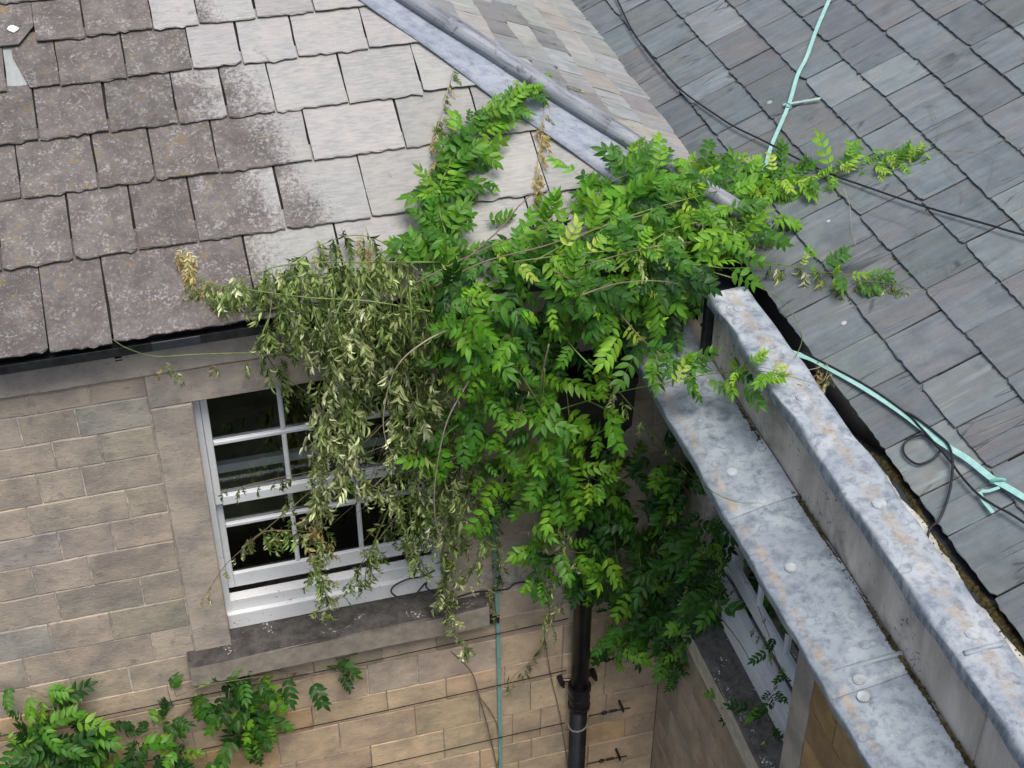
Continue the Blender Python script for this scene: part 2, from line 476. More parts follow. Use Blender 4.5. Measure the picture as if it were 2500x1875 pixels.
# ------------------------------------------------------------------ ground
g = mesh('ground', [(-80, -80, 0), (80, -80, 0), (80, 80, 0), (-80, 80, 0)], [(0, 1, 2, 3)], 'ground', uv=[(0, 0)] * 4)
g['kind'] = 'structure'

# ------------------------------------------------------------------ left house
house = thing('stone_house', 'stone house under the lichened roof with its white window behind wilted creeper', 'house', (-2, 0, 0))
wing = thing('slate_wing', 'blue-grey slated wing behind the lead-capped parapet', 'building', (1.5, -2, 0))

def wall_core(parent, fn, a_lo, a_hi, hole, z_lo, z_hi, zj):
    """mortar body with a window hole; joints are deeper below zj"""
    B = Buf(); h0, h1, hz0, hz1 = hole
    for z0, z1, dd in ((z_lo, zj, .007), (zj, z_hi, .004)):
        def seg(a, b, p, q):
            p, q = max(p, z0), min(q, z1)
            if q > p: add_box(B, fn, a, b, p, q, dd, .42)
        seg(a_lo, h0, z0, z1); seg(h1, a_hi, z0, z1); seg(h0, h1, z0, hz0); seg(h0, h1, hz1, z1)
    w = B.make('wall', 'mortar', parent)
    return w

WIN_A = (-2.467, -1.30, 4.36, 5.99)
wallA = wall_core(house, WA, -4.6, -.001, WIN_A, 0, 6.37, 4.12)
Bf = Buf(); add_box(Bf, WB, .02, 4.2, 5.85, 6.50, .03, .05); Bf.make('fascia', 'iron', house)
UPPER, LOWER, ORANGE = (.47, .415, .355), (.60, .475, .34), (.58, .38, .20)

def stone_colour(z, a, warmness):
    f = min(1, max(0, (4.5 - z) / .8)) * warmness
    base = tuple(u * (1 - f) + l * f for u, l in zip(UPPER, LOWER))
    if rng.random() < .01 + .17 * f: base = tuple(.45 * b_ + .55 * o for b_, o in zip(base, ORANGE))
    if rng.random() < .06: base = tuple(b_ * k for b_, k in zip(base, (.92, .98, 1.06)))
    return tint(base, .10, .025)

def course(parent, fn, z0, z1, joints, gap, proud, cfn):
    for a, b in zip(joints[:-1], joints[1:]):
        if b - a < .03: continue
        B = Buf()
        bev_box(B, fn, a + gap / 2, b - gap / 2, z0 + gap / 2, z1 - gap / 2, -proud + rng.uniform(-.002, .002), .03, .0035 if z0 > 4.1 else .003, .0028)
        B.make('stone', 'stone', parent, color=cfn((z0 + z1) / 2, (a + b) / 2))

zs = [6.175, 6.054, 5.883, 5.712, 5.527, 5.345, 5.154, 4.955, 4.753, 4.548, 4.338, 4.142]
left_j = [[-3.18, -2.91], [-3.24, -2.99], [-3.12, -2.91], [-3.22, -3.02], [-3.3, -2.84], [-3.19, -2.94], [-3.35, -3.08], [-3.27, -2.86], [-3.34, -3.04], [-3.5, -2.86], [-3.3, -3.01]]
RJ, LJ = -1.11, -2.66
def fill(a, b, lo=.22, hi=.42):
    out = []; x = a
    while True:
        x += rng.uniform(lo, hi)
        if x > b - .12: break
        out.append(x)
    return out
colA = lambda z, a: stone_colour(z, a, 1.0)
for i, js in enumerate(left_j):
    course(wallA, WA, zs[i + 1], zs[i], [-3.95] + [j for j in js if j > -3.9] + [LJ if i < 10 else -2.70], .007, .0015, colA)
    if i < 9: course(wallA, WA, zs[i + 1], zs[i], [RJ] + fill(RJ, 0) + [-.002], .007, .0015, colA)
zl = [4.338, 4.142, 3.975, 3.735, 3.55, 3.30, 3.04, 2.86, 2.63, 2.42, 2.20, 1.98]
low_j = {2: [-3.3, -2.94, -2.64, -2.3, -1.76, -1.475], 1: [-3.35, -2.83, -2.45, -2.05, -1.67, -1.36, -1.0, -.68, -.33], 3: [-3.1, -2.75, -2.45, -2.09, -1.66, -1.315],
         4: [-3.2, -2.7, -2.3, -1.95, -1.505], 5: [-3.0, -2.6, -2.215, -1.78, -1.34], 6: [-2.5, -2.1, -1.5, -1.125]}
more_j = {2: [-1.0, -.62, -.30], 3: [-.97, -.62, -.35], 4: [-1.12, -.81, -.35], 5: [-.92, -.745, -.33], 6: [-.80, -.46, -.2]}
for i in range(len(zl) - 1):
    js = low_j.get(i, None)
    if js is None: js = fill(-3.9, 0, .28, .5)
    js = sorted(js + more_j.get(i, []))
    if i == 0:
        course(wallA, WA, zl[1], zl[0], [RJ + .03] + fill(RJ, 0) + [-.002], .007, .0015, colA); continue
    course(wallA, WA, zl[i + 1], zl[i], [-3.95] + js + [-.002], .005, .004, colA)
# plain lower courses out of the photograph stay simple
# cornice band, lintel, jambs, sill
for a, b in zip([-3.95, -2.03, -1.25, -.55], [-2.03, -1.25, -.55, .0]):
    B = Buf(); bev_box(B, WA, a + .002, b - .002, 6.178, 6.372, -.022, .05, .008, .002)
    B.make('cornice_stone', 'stone', wallA, color=tint((.48, .44, .38), .06))
B = Buf(); bev_box(B, WA, LJ, RJ, 5.985, 6.172, -.010, .10, .006, .002); B.make('lintel', 'stone', house, color=(.47, .425, .375))
for a, b in ((LJ, -2.467), (-1.30, RJ)):
    B = Buf(); bev_box(B, WA, a + .003, b, 4.356, 5.98, -.010, .11, .006, .002); B.make('jamb', 'stone', house, color=(.49, .44, .385))
def sill_stone(parent, fn, a0, a1, name='window_sill', col=(1.0, 1.0, 1.0)):
    prof = [(-.085, 4.185), (-.085, 4.322), (-.078, 4.329), (.062, 4.392), (.16, 4.42), (.16, 4.185)]
    n = 7; vs_, fs, uv = [], [], []
    for i in range(n + 1):
        a = a0 + (a1 - a0) * i / n
        for d, z in prof:
            vs_.append(fn(a, z + rng.uniform(-.003, .003) * (d < .1), d + rng.uniform(-.002, .002))); uv.append((a, z + d))
    k = len(prof)
    for i in range(n):
        for j in range(k): fs.append((i * k + j, i * k + (j + 1) % k, (i + 1) * k + (j + 1) % k, (i + 1) * k + j))
    fs.append(tuple(range(k))[::-1]); fs.append(tuple(n * k + j for j in range(k)))
    # dark soot lies on the sloping top; the front stays paler: two meshes would part one stone, so the material does it by slope
    return mesh(name, vs_, fs, M['sillmix'], parent, uv=uv, color=col)
def mat_sill():
    m, nt, b = new_mat('window_sill_stone'); h = NT(nt); setp(b, .9, .2)
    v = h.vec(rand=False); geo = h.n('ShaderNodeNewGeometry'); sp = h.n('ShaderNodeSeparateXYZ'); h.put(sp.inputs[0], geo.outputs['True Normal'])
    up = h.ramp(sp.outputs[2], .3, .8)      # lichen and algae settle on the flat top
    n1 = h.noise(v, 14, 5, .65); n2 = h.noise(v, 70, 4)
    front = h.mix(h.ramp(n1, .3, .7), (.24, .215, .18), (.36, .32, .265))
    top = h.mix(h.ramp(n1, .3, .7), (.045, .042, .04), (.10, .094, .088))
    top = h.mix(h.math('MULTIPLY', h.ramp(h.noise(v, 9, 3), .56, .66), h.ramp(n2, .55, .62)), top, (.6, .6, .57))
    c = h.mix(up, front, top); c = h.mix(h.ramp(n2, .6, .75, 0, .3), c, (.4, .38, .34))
    h.put(b.inputs['Base Color'], h.mix(1.0, c, h.ocol(), 'MULTIPLY')); h.bump(b, h.math('ADD', n1, h.math('MULTIPLY', n2, .4)), .5, .005)
    return m
M['sillmix'] = mat_sill()
sill_stone(house, WA, -2.70, -1.075)

# ---- sash windows
def sash_window(parent, fn, a0, a1, z0, z1, rt=6.3):
    """a0,a1 opening; d grows into the wall"""
    B = Buf()
    bev_box(B, fn, a0, a0 + .033, z0 + .03, z1 + .03, .085, .21, .004); bev_box(B, fn, a1 - .033, a1, z0 + .03, z1 + .03, .085, .21, .004)
    bev_box(B, fn, a0 + .034, a1 - .034, z1 - .02, z1 + .03, .085, .21, .004)
    w = B.make('sash_window', 'white', parent)
    i0, i1 = a0 + .035, a1 - .035; s0, s1 = i0 + .034, i1 - .034
    pw = (s1 - s0) / 3; ba = [s0 + pw, s0 + 2 * pw]
    def part(name, mat, *boxes, b=.004):
        Bq = Buf()
        for q in boxes: bev_box(Bq, fn, *q, b)
        return Bq.make(name, mat, w)
    up, lo = (.100, .138), (.146, .184)
    part('sash', 'white', (i0, s0, 5.24, 5.985, *up), (s1, i1, 5.24, 5.985, *up), (s0 + .001, s1 - .001, 5.945, 5.985, *up))
    part('meeting_rail', 'white', (s0 + .001, s1 - .001, 5.235, 5.293, .094, .138))
    part('glazing_bar', 'white', (s0 + .001, s1 - .001, 5.614, 5.640, .101, .136), b=.006)
    for x in ba: part('glazing_bar', 'white', (x - .012, x + .012, 5.296, 5.612, .103, .136), (x - .012, x + .012, 5.642, 5.943, .103, .136), b=.006)
    part('sash', 'white', (i0, s0, 4.615, 5.45, *lo), (s1, i1, 4.615, 5.45, *lo), (s0 + .001, s1 - .001, 5.40, 5.45, *lo), (s0 + .001, s1 - .001, 4.615, 4.712, *lo))
    part('glazing_bar', 'white', (s0 + .001, s1 - .001, 5.035, 5.061, .147, .182), b=.006)
    for x in ba: part('glazing_bar', 'white', (x - .012, x + .012, 4.714, 5.033, .149, .182), (x - .012, x + .012, 5.063, 5.398, .149, .182), b=.006)
    for k in range(3):
        for (q0, q1, d) in ((5.293, 5.614, .12), (5.64, 5.945, .12), (4.712, 5.035, .165), (5.061, 5.40, .165)):
            x0 = s0 + pw * k + (.012 if k else 0); x1 = s0 + pw * (k + 1) - (.012 if k < 2 else 0)
            Bq = Buf(); add_box(Bq, fn, x0 + .001, x1 - .001, q0 + .001, q1 - .001, d, d + .004); Bq.make('pane', 'glass', w)
    part('timber_sill', 'whiteworn', (a0 + .006, a1 - .006, 4.505, 4.582, .088, .145), (a0 + .004, a1 - .004, 4.398, 4.503, .062, .20))
    Bq = Buf(); add_box(Bq, fn, a0 + .04, a1 - .04, 4.63, 4.655, .20, .46); Bq.make('window_board', 'board', w)
    # the dark room behind
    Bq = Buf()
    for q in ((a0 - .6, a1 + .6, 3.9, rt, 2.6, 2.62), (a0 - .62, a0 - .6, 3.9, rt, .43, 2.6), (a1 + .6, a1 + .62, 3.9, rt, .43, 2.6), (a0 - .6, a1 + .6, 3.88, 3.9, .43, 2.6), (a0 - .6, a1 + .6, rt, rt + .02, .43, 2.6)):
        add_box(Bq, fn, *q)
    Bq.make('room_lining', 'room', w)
    return w
sash_window(house, WA, *WIN_A)

# ------------------------------------------------------------------ slates
def clip_poly(P, a, b, c):
    """keep a*u + b*s <= c"""
    out = []
    for i in range(len(P)):
        p, q = P[i], P[(i + 1) % len(P)]
        fp, fq = a * p[0] + b * p[1] - c, a * q[0] + b * q[1] - c
        if fp <= 0: out.append(p)
        if (fp < 0 < fq) or (fq < 0 < fp):
            t = fp / (fp - fq); out.append((p[0] + (q[0] - p[0]) * t, p[1] + (q[1] - p[1]) * t))
    return out

def slate(pl, parent, mat, u0, u1, s0, length, T, H, col, clip=None, cut=None, rag=.005, name='slate', drop=0.0, skew=0.0, warp=.0025, chip=1.0):
    w = u1 - u0; n = max(5, int(w / .026)); low, bev = [], []
    rs = [rng.uniform(-rag, rag) for _ in range(n + 1)]
    rs[0] += rng.uniform(.0, .006); rs[-1] += rng.uniform(.0, .006)      # worn corners
    if rng.random() < .3: rs[rng.choice((0, -1))] += rng.uniform(.005, .014)
    for i in range(n + 1):
        u = u0 + w * i / n
        low.append((u, s0 + rs[i] + skew * (i / n - .5)))
    e1, e2 = rng.uniform(-.003, .003), rng.uniform(-.003, .003)
    top = [(u1 + e1, s0 + length * .33), (u1 + e2, s0 + length * .66), (u1, s0 + length), (u0, s0 + length), (u0 + e2, s0 + length * .66), (u0 + e1, s0 + length * .33)]
    P = low + top
    Mt = [(u + rng.uniform(-.002, .002), s - chip * rng.choice((.001, .002, .003, .006, .011)) * rng.uniform(.5, 1.1)) for u, s in low] + [(u + rng.uniform(-.0015, .0015), s) for u, s in top]
    for c in (cut or []) + ([clip] if clip else []):
        Q = clip_poly(P, *c)
        if len(Q) == len(P) and Q == P: continue
        P = Q; Mt = list(Q)
    if len(P) < 3: return None
    tw = rng.uniform(-warp, warp); lift = rng.uniform(-.001, .002)
    hh = lambda u, s: H * (1 - (s - s0) / length) - drop + tw * ((u - u0) / w - .5) * 2 + lift
    N = len(P); ch = [rng.uniform(.25, .6) * T for _ in Mt]
    vs_ = [pl(u, s, hh(u, s)) for u, s in P] + [pl(u, s, hh(u, s) - c) for (u, s), c in zip(Mt, ch)] + [pl(u, s + .002, hh(u, s) - T) for u, s in Mt]
    uv = list(P) + list(Mt) + list(Mt)
    fs = [tuple(range(N))] + [(k * N + i, k * N + N + i, k * N + N + (i + 1) % N, k * N + (i + 1) % N) for k in (0, 1) for i in range(N)]
    o = mesh(name, vs_, fs, mat, parent, uv=uv, color=col)
    o.data.materials.append(M['edge' if mat == 'slateA' else 'edgeR'])  # edge faces darker than the slate, deepening the shadow lines by colour
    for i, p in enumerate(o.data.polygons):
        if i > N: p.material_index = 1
    return o

def deck(name, pl, pts, parent, t=.05):
    n = len(pts); vs_ = [pl(u, s, -.004) for u, s in pts] + [pl(u, s, -t) for u, s in pts]
    fs = [tuple(range(n)), tuple(range(2 * n - 1, n - 1, -1))] + [(i, n + i, n + (i + 1) % n, (i + 1) % n) for i in range(n)]
    return mesh(name, vs_, fs, 'deck', parent, uv=[(0, 0)] * (2 * n))

SMAX = 2.62
hipA = (1.0, 1 / KA, .36 - .04)                         # u + s/KA <= .36 on the front slope
roofA = deck('roof', PA, [(-4.2, .05), (.30, .05), (.36 - SMAX / KA, SMAX), (-4.2, SMAX)], house)
rowsA = [
    (0.0, .44, [-3.80, -3.45, -3.03, -2.76, -2.12, -1.70, -1.25, -.78, -.35, .10, .40]),
    (.44, .355, [-3.85, -3.50, -3.18, -2.87, -2.59, -2.32, -1.92, -1.52, -1.08, -.66, -.28, .1]),
    (.795, .298, [-3.75, -3.40, -3.06, -2.72, -2.46, -2.17, -1.73, -1.28, -.90, -.50, -.1]),
    (1.093, .300, [-3.65, -3.30, -2.95, -2.63, -2.31, -2.08, -1.85, -1.50, -1.13, -.75, -.4]),
    (1.393, .264, [-3.75, -3.40, -3.06, -2.955, -2.82, -2.51, -2.20, -1.96, -1.69, -1.34, -1.00, -.6]),
    (1.657, .250, [-3.65, -3.27, -2.90, -2.67, -2.35, -2.13, -1.85, -1.56, -1.25, -.9]),
    (1.907, .240, [-3.75, -3.4, -3.05, -2.78, -2.5, -2.25, -2.0, -1.7, -1.42, -1.1]),
    (2.147, .235, [-3.6, -3.2, -2.9, -2.6, -2.3, -2.05, -1.75, -1.45, -1.2]),
]
for ri, (s0, ex, js) in enumerate(rowsA):
    for a, b in zip(js[:-1], js[1:]):
        gap = rng.uniform(.006, .013); kw = {}
        col = tint((1, 1, 1), .13, .012); drop = 0
        if ri == 4 and a == -3.06:                      # the slipped slate: a paler one shows in the hole
            mesh_ = slate(PA, roofA, 'white2' if False else 'slateC', a, b + .10, s0 + .03, ex * 1.1, .012, .012, (.95, 1.0, 1.02), drop=.004)
            continue
        if ri == 4 and a == -2.955: a = -3.02; kw['cut'] = [(-1.0, -.30, 2.958 - .30 * 1.393)]
        if ri == 5 and b == -2.90: kw['cut'] = [(1.0, -.75, -2.90 - .75 * (s0 + .10) + .0)]
        slate(PA, roofA, 'slateA', a + gap / 2, b - gap / 2, s0 + rng.uniform(-.006, .006), ex * 1.28, .015, .026, col, clip=hipA, rag=.0028, skew=rng.uniform(-.006, .006), **kw)
p_ = [PA(*PA.px(34 + 13 * math.cos(t) + rng.uniform(-3, 3), 80 + 8 * math.sin(t) + rng.uniform(-2, 2)), .032) for t in [i * .52 for i in range(12)]]
mesh('white_patch', p_ + [q - PA.N * .006 for q in p_], [tuple(range(12))] + [(i, 12 + i, 12 + (i + 1) % 12, (i + 1) % 12) for i in range(12)], 'white2', roofA, uv=[(0, 0)] * 24)

hipC = (-1.0, 1 / KA, .09 - .03)
roofC = deck('hip_roof', PC, [(.11, .22), (4.2, .22), (4.2, SMAX), (-.09 + SMAX / KA, SMAX)], house)
sC = [.205, .43, .635, .825, 1.0, 1.175, 1.345, 1.51, 1.67, 1.83, 1.99, 2.14]
C_COL = [(1.0, 1.01, 1.0), (1.06, 1.01, .95), (.90, .91, .92), (1.03, 1.0, .95), (.70, .69, .69), (1.0, 1.02, 1.02), (1.1, 1.1, 1.08)]
for i in range(len(sC) - 1):
    u = -.1 + rng.uniform(-.2, 0)
    while u < 3.6:
        w = rng.uniform(.20, .34); 
        slate(PC, roofC, 'slateC', u + .004, u + w - .003, sC[i] + rng.uniform(-.012, .012), (sC[i + 1] - sC[i]) * 1.3, .013, .026, tint(rng.choice(C_COL), .12, .03), clip=hipC, rag=.007, skew=rng.uniform(-.012, .012))
        u += w

# wing roof
roofR = deck('roof', PR, [(-4.0, .08), (4.4, .08), (4.4, 3.05), (-4.0, 3.05)], wing)
sR = [.008, .30, .592, .864, 1.112, 1.377, 1.617, 1.85, 2.075, 2.29, 2.50, 2.70, 2.89]
jR = [[-.43, -.79, -1.09, -1.44, -1.75, -1.99, -2.34, -2.7, -3.05], [2.45, 2.13, 1.72, 1.52, 1.14, .94, .55, .15, -.21, -.59, -.87, -1.21, -1.525, -1.80, -2.15, -2.5, -2.85],
      [2.37, 1.97, 1.63, 1.40, 1.01, .67, .33, -.05, -.38, -.72, -1.08, -1.42, -1.78, -2.1, -2.45], [2.18, 1.84, 1.51, 1.17, .83, .48, .14, -.18, -.58, -.91, -1.25, -1.6, -1.95],
      [2.05, 1.72, 1.38, .96, .68, .28, -.08, -.40, -.76, -1.1, -1.45], [1.9, 1.56, 1.20, .83, .53, .15, -.2, -.55, -.9], [1.75, 1.4, 1.05, .70, .36, .0, -.34, -.7],
      [1.65, 1.3, .97, .65, .3, -.05, -.4], [1.5, 1.15, .8, .45, .1, -.25], [1.3, .95], [1.45, 1.1], [1.25, .92]]
R_COL = [(1, 1, 1), (1, 1.01, 1.02), (.90, .92, .93), (1.08, 1.10, 1.10), (.95, .92, .90), (1.2, 1.23, 1.22), (.84, .85, .86), (1.02, .98, .95)]
for i, js in enumerate(jR[:len(sR) - 1]):
    js = sorted(js)
    while js[-1] < 3.6: js.append(js[-1] + rng.uniform(.28, .38))
    while js[0] > -3.9: js.insert(0, js[0] - rng.uniform(.28, .38))
    for a, b in zip(js[:-1], js[1:]):
        slate(PR, roofR, 'slateR', a + rng.uniform(.003, .006), b - rng.uniform(.003, .006), sR[i] + rng.uniform(-.004, .004), (sR[i + 1] - sR[i]) * 1.28, .010, .019, tint(rng.choice(R_COL), .08, .025), rag=.0025, skew=rng.uniform(-.003, .003), warp=.003, chip=.6)

# ------------------------------------------------------------------ hip lead
def hip_pt(r, du=0.0, h=0.0):                       # du = offset sideways on the front slope
    return PA(.36 - r - du, r * KA, h)
HN = (PA.N + PC.N).normalized(); HD = Vector((-1, 1, TA)).normalized()
B = Buf(); n = 26
offs = lambda r: .36 - .165 * (r / 1.5)
fr = [.14 + 2.16 * i / n for i in range(n + 1)]
for i, r in enumerate(fr):
    o = offs(r) + .006 * math.sin(r * 9)
    hh = .034 + .004 * math.sin(r * 13)
    for k in range(5):
        f = k / 4; B.v.append(hip_pt(r, o * (1 - f), hh + .012 * f)); B.uv.append((r * 1.3, o * f))
    B.v.append(PC(r - .09 + .0, r * KA, .045)); B.uv.append((r * 1.3, .4))
    B.v.append(PC(r - .09 + .17 + .008 * math.sin(r * 17), r * KA, .034)); B.uv.append((r * 1.3, .48))
for i in range(n):
    for k in range(6): B.f.append((i * 7 + k, i * 7 + k + 1, (i + 1) * 7 + k + 1, (i + 1) * 7 + k))
nv = len(B.v)
B.v += [v - HN * .006 for v in B.v]; B.uv += list(B.uv)
B.f += [tuple(nv + j for j in f[::-1]) for f in list(B.f)]
B.f += [(i * 7, (i + 1) * 7, nv + (i + 1) * 7, nv + i * 7) for i in range(n)]
hip = B.make('hip_flashing', 'leadhip', house, smooth=True)
for r0, r1 in ((.13, .66), (.645, 1.30), (1.285, 2.3)):
    B = Buf(); add_tube(B, [hip_pt(r0 + (r1 - r0) * i / 8, 0, .062 + .003 * math.sin(i * 2.1)) for i in range(9)], .045 + rng.uniform(-.002, .002), None, 12)
    B.make('lead_roll', 'leadroll' if 'leadroll' in M else 'leadhip', hip, smooth=True)
M_roll = mat_lead('roll_lead', (.10, .105, .13), (.245, .275, .32), (.36, .385, .42))
for o in hip.children: o.data.materials[0] = M_roll

# ------------------------------------------------------------------ left gutter
B = Buf()
gx = [(-.028, 6.44), (-.028, 6.405), (-.04, 6.388), (-.13, 6.388), (-.143, 6.398), (-.143, 6.440), (-.137, 6.440), (-.137, 6.402), (-.04, 6.396), (-.036, 6.44)]
for x in (-4.2, -2.9, -1.6, -.3, .10):
    for y, z in gx: B.v.append(Vector((x, y, z + .002 * math.sin(x * 3)))); B.uv.append((x, z))
k = len(gx)
for i in range(4):
    for j in range(k): B.f.append((i * k + j, i * k + (j + 1) % k, (i + 1) * k + (j + 1) % k, (i + 1) * k + j))
B.f.append(tuple(range(k))); B.f.append(tuple(4 * k + j for j in range(k))[::-1])
gut = B.make('gutter', 'gutterblack', house)
B = Buf(); bev_box(B, WA, -2.60, -2.39, 6.398, 6.443, -.1475, -.1445, .001); B.make('joint_plate', 'plate', gut)
for x in (-3.6, -2.75, -1.9, -1.05, -.3):
    B = Buf(); bev_box(B, WA, x - .015, x + .015, 6.374, 6.387, -.147, -.03, .003); B.make('bracket', 'gutterblack', gut)

# ------------------------------------------------------------------ wing: wall, window, cornice, parapet
WIN_B = (-1.545, -.40, 4.36, 5.99)
YW = -5.0
wallB = wall_core(wing, WB, YW, -.001, WIN_B, 0, 5.76, 0.0)
colB = lambda z, a: tint((.44, .36, .275), .13) if a > -1.6 else tint((.50, .33, .165), .12)
zb = [5.76, 5.60, 5.40, 5.2, 5.0, 4.8, 4.58, 4.36, 4.16, 3.975, 3.735, 3.55, 3.30, 3.04, 2.86, 2.63, 2.4, 2.2]
for i in range(len(zb) - 1):
    z1, z0 = zb[i], zb[i + 1]
    if z0 > 4.3:
        course(wallB, WB, z0, z1, [YW] + fill(YW, -1.715, .3, .55) + [-1.713], .006, .004, colB)
        course(wallB, WB, z0, z1, [-.23] + [-.002], .006, .004, colB)
    elif z1 > 4.3: 
        course(wallB, WB, z0, z1, [YW] + fill(YW, -1.80, .3, .55) + [-1.79], .006, .004, colB)
        course(wallB, WB, z0, z1, [-.24, -.002], .006, .004, colB)
    else: course(wallB, WB, z0, z1, [YW] + fill(YW, 0, .3, .55) + [-.002], .006, .004, colB)
for a, b in ((-1.71, -1.545), (-.40, -.235)):
    B = Buf(); bev_box(B, WB, a, b, 4.356, 5.755, -.012, .11, .006, .003); B.make('jamb', 'stone', wing, color=(.50, .46, .40))
B = Buf(); bev_box(B, WB, -1.54, -.405, 5.985, 6.0, -.010, .10, .004, .001); B.make('lintel', 'stone', wing, color=(.40, .36, .3))
sill_stone(wing, WB, -1.78, -.25, col=(1.7, 1.72, 1.66))
sash_window(wing, WB, *WIN_B, 6.05)

# moulded cornice under the lead
prof = [(.02, 5.762), (-.05, 5.765), (-.09, 5.80), (-.20, 5.835), (-.33, 5.89), (-.352, 5.91), (-.352, 5.972), (.02, 6.0)]
for y0, y1 in zip((-.012, -.92, -1.83, -2.74, -3.6), (-.92, -1.83, -2.74, -3.6, YW)):
    vs_ = [(x, y, z) for y in (y0 - .002, y1 + .002) for x, z in prof]; k = len(prof)
    fs = [(j, (j + 1) % k, k + (j + 1) % k, k + j) for j in range(k)] + [tuple(range(k)), tuple(range(2 * k - 1, k - 1, -1))]
    mesh('cornice_stone', vs_, fs, 'stone', wallB, uv=[(y, z + x) for y in (y0, y1) for x, z in prof], color=tint((.40, .36, .31), .06))
# lead sheets on the ledge: edge runs at x=-.387, z=6.0; against the parapet x=-.07, z=6.06
led = Buf()
def ledge_sheet(y0, y1, lift):
    B = Buf(); n = 16; m = 7
    for i in range(n + 1):
        y = y0 + (y1 - y0) * i / n
        wav = .003 * math.sin(y * 11) + .003 * math.sin(y * 29 + 1)
        for k in range(m):
            f = k / (m - 1)
            x = -.078 + (-.387 + wav + .078) * f
            z = 6.062 - .062 * f + .004 * math.sin(y * 9 + f * 5) + lift
            B.v.append(Vector((x, y, z))); B.uv.append((y, .31 * f))
        B.v.append(Vector((-.390 + wav, y, 5.985 + lift))); B.uv.append((y, .33))
        B.v.append(Vector((-.380 + wav, y, 5.945 + .004 * math.sin(y * 23)))); B.uv.append((y, .37))
    k2 = m + 2
    for i in range(n):
        for k in range(k2 - 1): B.f.append((i * k2 + k, i * k2 + k + 1, (i + 1) * k2 + k + 1, (i + 1) * k2 + k))
    nv = len(B.v); B.v += [v + Vector((.001, 0, -.005)) for v in B.v]; B.uv += list(B.uv)
    B.f += [tuple(nv + j for j in f[::-1]) for f in list(B.f)]
    for i in (0, n): B.f += [(i * k2 + k, i * k2 + k + 1, nv + i * k2 + k + 1, nv + i * k2 + k) for k in range(k2 - 1)]
    return B
def ledge_px(px, py):
    P = on_axis(px, py, 2, 6.03); return P
ysA = ledge_px(1850, 1245).y; ysB = ledge_px(2130, 1676).y
flash = thing('tmp', '', '') if False else None
root_led = None
for y0, y1, lift in ((-.02, ysA, .012), (ysA + .06, ysB, .006), (ysB + .06, -3.3, .0), (-3.31, YW, 0)):
    Bq = ledge_sheet(y0, y1, lift if lift else .0)
    if root_led is None: root_led = Bq.make('ledge_flashing', 'leadledge', wing, smooth=True)
    else: Bq.make('lead_sheet', 'leadledge', root_led, smooth=True)
def lead_dot(cx, cy, cz, r, nrm, parent, mat):
    B = Buf(); nrm = Vector(nrm).normalized(); x = nrm.cross(Vector((0, 1, 0))).normalized(); y = nrm.cross(x)
    c = Vector((cx, cy, cz)); N = 18
    for rr, hh in ((r, -.004), (r * .97, .004), (r * .82, .0035), (r * .78, .006)):
        for k in range(N):
            a = 2 * math.pi * k / N; B.v.append(c + (x * math.cos(a) + y * math.sin(a)) * rr + nrm * hh); B.uv.append((cy + rr * math.cos(a), .05 + rr * math.sin(a)))
    for j in range(3):
        for k in range(N): B.f.append((j * N + k, j * N + (k + 1) % N, (j + 1) * N + (k + 1) % N, (j + 1) * N + k))
    B.f.append(tuple(3 * N + k for k in range(N)))
    return B.make('lead_dot', mat, parent)
c5 = lambda x, y: (1500 + x / 2.212, 1125 + y / 2.212)
c2 = lambda x, y: (1500 + x / 2.212, 560 + y / 2.212)
for q in (c2(330, 835), c5(635, 62), c5(952, 578), c5(1322, 1182), c5(1345, 1272)):
    P = on_axis(*q, 2, 6.03); f = (-P.x - .078) / .309
    z = 6.068 - .062 * f + .004
    P = on_axis(*q, 2, z)
    lead_dot(P.x, P.y, z, .024, (-.2, 0, 1), root_led, 'leaddot')
# raised welt on the ledge
P0, P1 = on_axis(*c5(1190, 1140), 2, 6.012), on_axis(*c5(1555, 1040), 2, 6.068)
B = Buf(); add_tube(B, [P0.lerp(P1, i / 6) for i in range(7)], .011, .013, 8); B.make('lead_roll', 'leadledge', root_led, smooth=True)

# parapet upstand, in stone lengths, rendered smooth
YP = -.42
joints = [on_axis(*c2(1080, 1235), 0, -.07).y, on_axis(*c5(2000, 1400), 0, -.07).y]
ps = [YP] + sorted(joints, reverse=True) + [-3.2, YW]
par = None
for y0, y1 in zip(ps[:-1], ps[1:]):
    B = Buf(); bev_box(B, WB, y1 + .002, y0 - .002, 6.0, 6.385, -.070 + rng.uniform(-.002, .002), .062, .006, .002)
    if par is None: par = B.make('parapet', 'render', wing)
    else: B.make('parapet_stone', 'render', par)
# lead coping
B = Buf(); n = 44
cp = [(-.094, 6.352), (-.1015, 6.358), (-.1025, 6.408), (-.0995, 6.417), (-.090, 6.4215), (-.05, 6.426), (0, 6.430), (.05, 6.428), (.082, 6.424), (.091, 6.419), (.095, 6.409), (.096, 6.36)]
cl_ = [0.0]
for q0, q1 in zip(cp[:-1], cp[1:]): cl_.append(cl_[-1] + math.dist(q0, q1))
for i in range(n + 1):
    y = YP - .012 + (YW - YP) * i / n + .025
    for k, (x, z) in enumerate(cp):
        wv = .004 * math.sin(y * 8.3 + k * .4) + .004 * math.sin(y * 19 + k) + .002 * math.sin(y * 43 + k)
        B.v.append(Vector((x + (wv if k < 5 or k > 7 else wv * .4), y, z + .004 * math.sin(y * 12 + k * 1.7) + (0.006 * math.sin(y * 31) if k in (0, 11) else 0)))); B.uv.append((y, cl_[k]))
k = len(cp)
for i in range(n):
    for j in range(k - 1): B.f.append((i * k + j, i * k + j + 1, (i + 1) * k + j + 1, (i + 1) * k + j))
B.f.append(tuple(range(k)))
cop = B.make('coping', 'leadtop', wing, smooth=True)
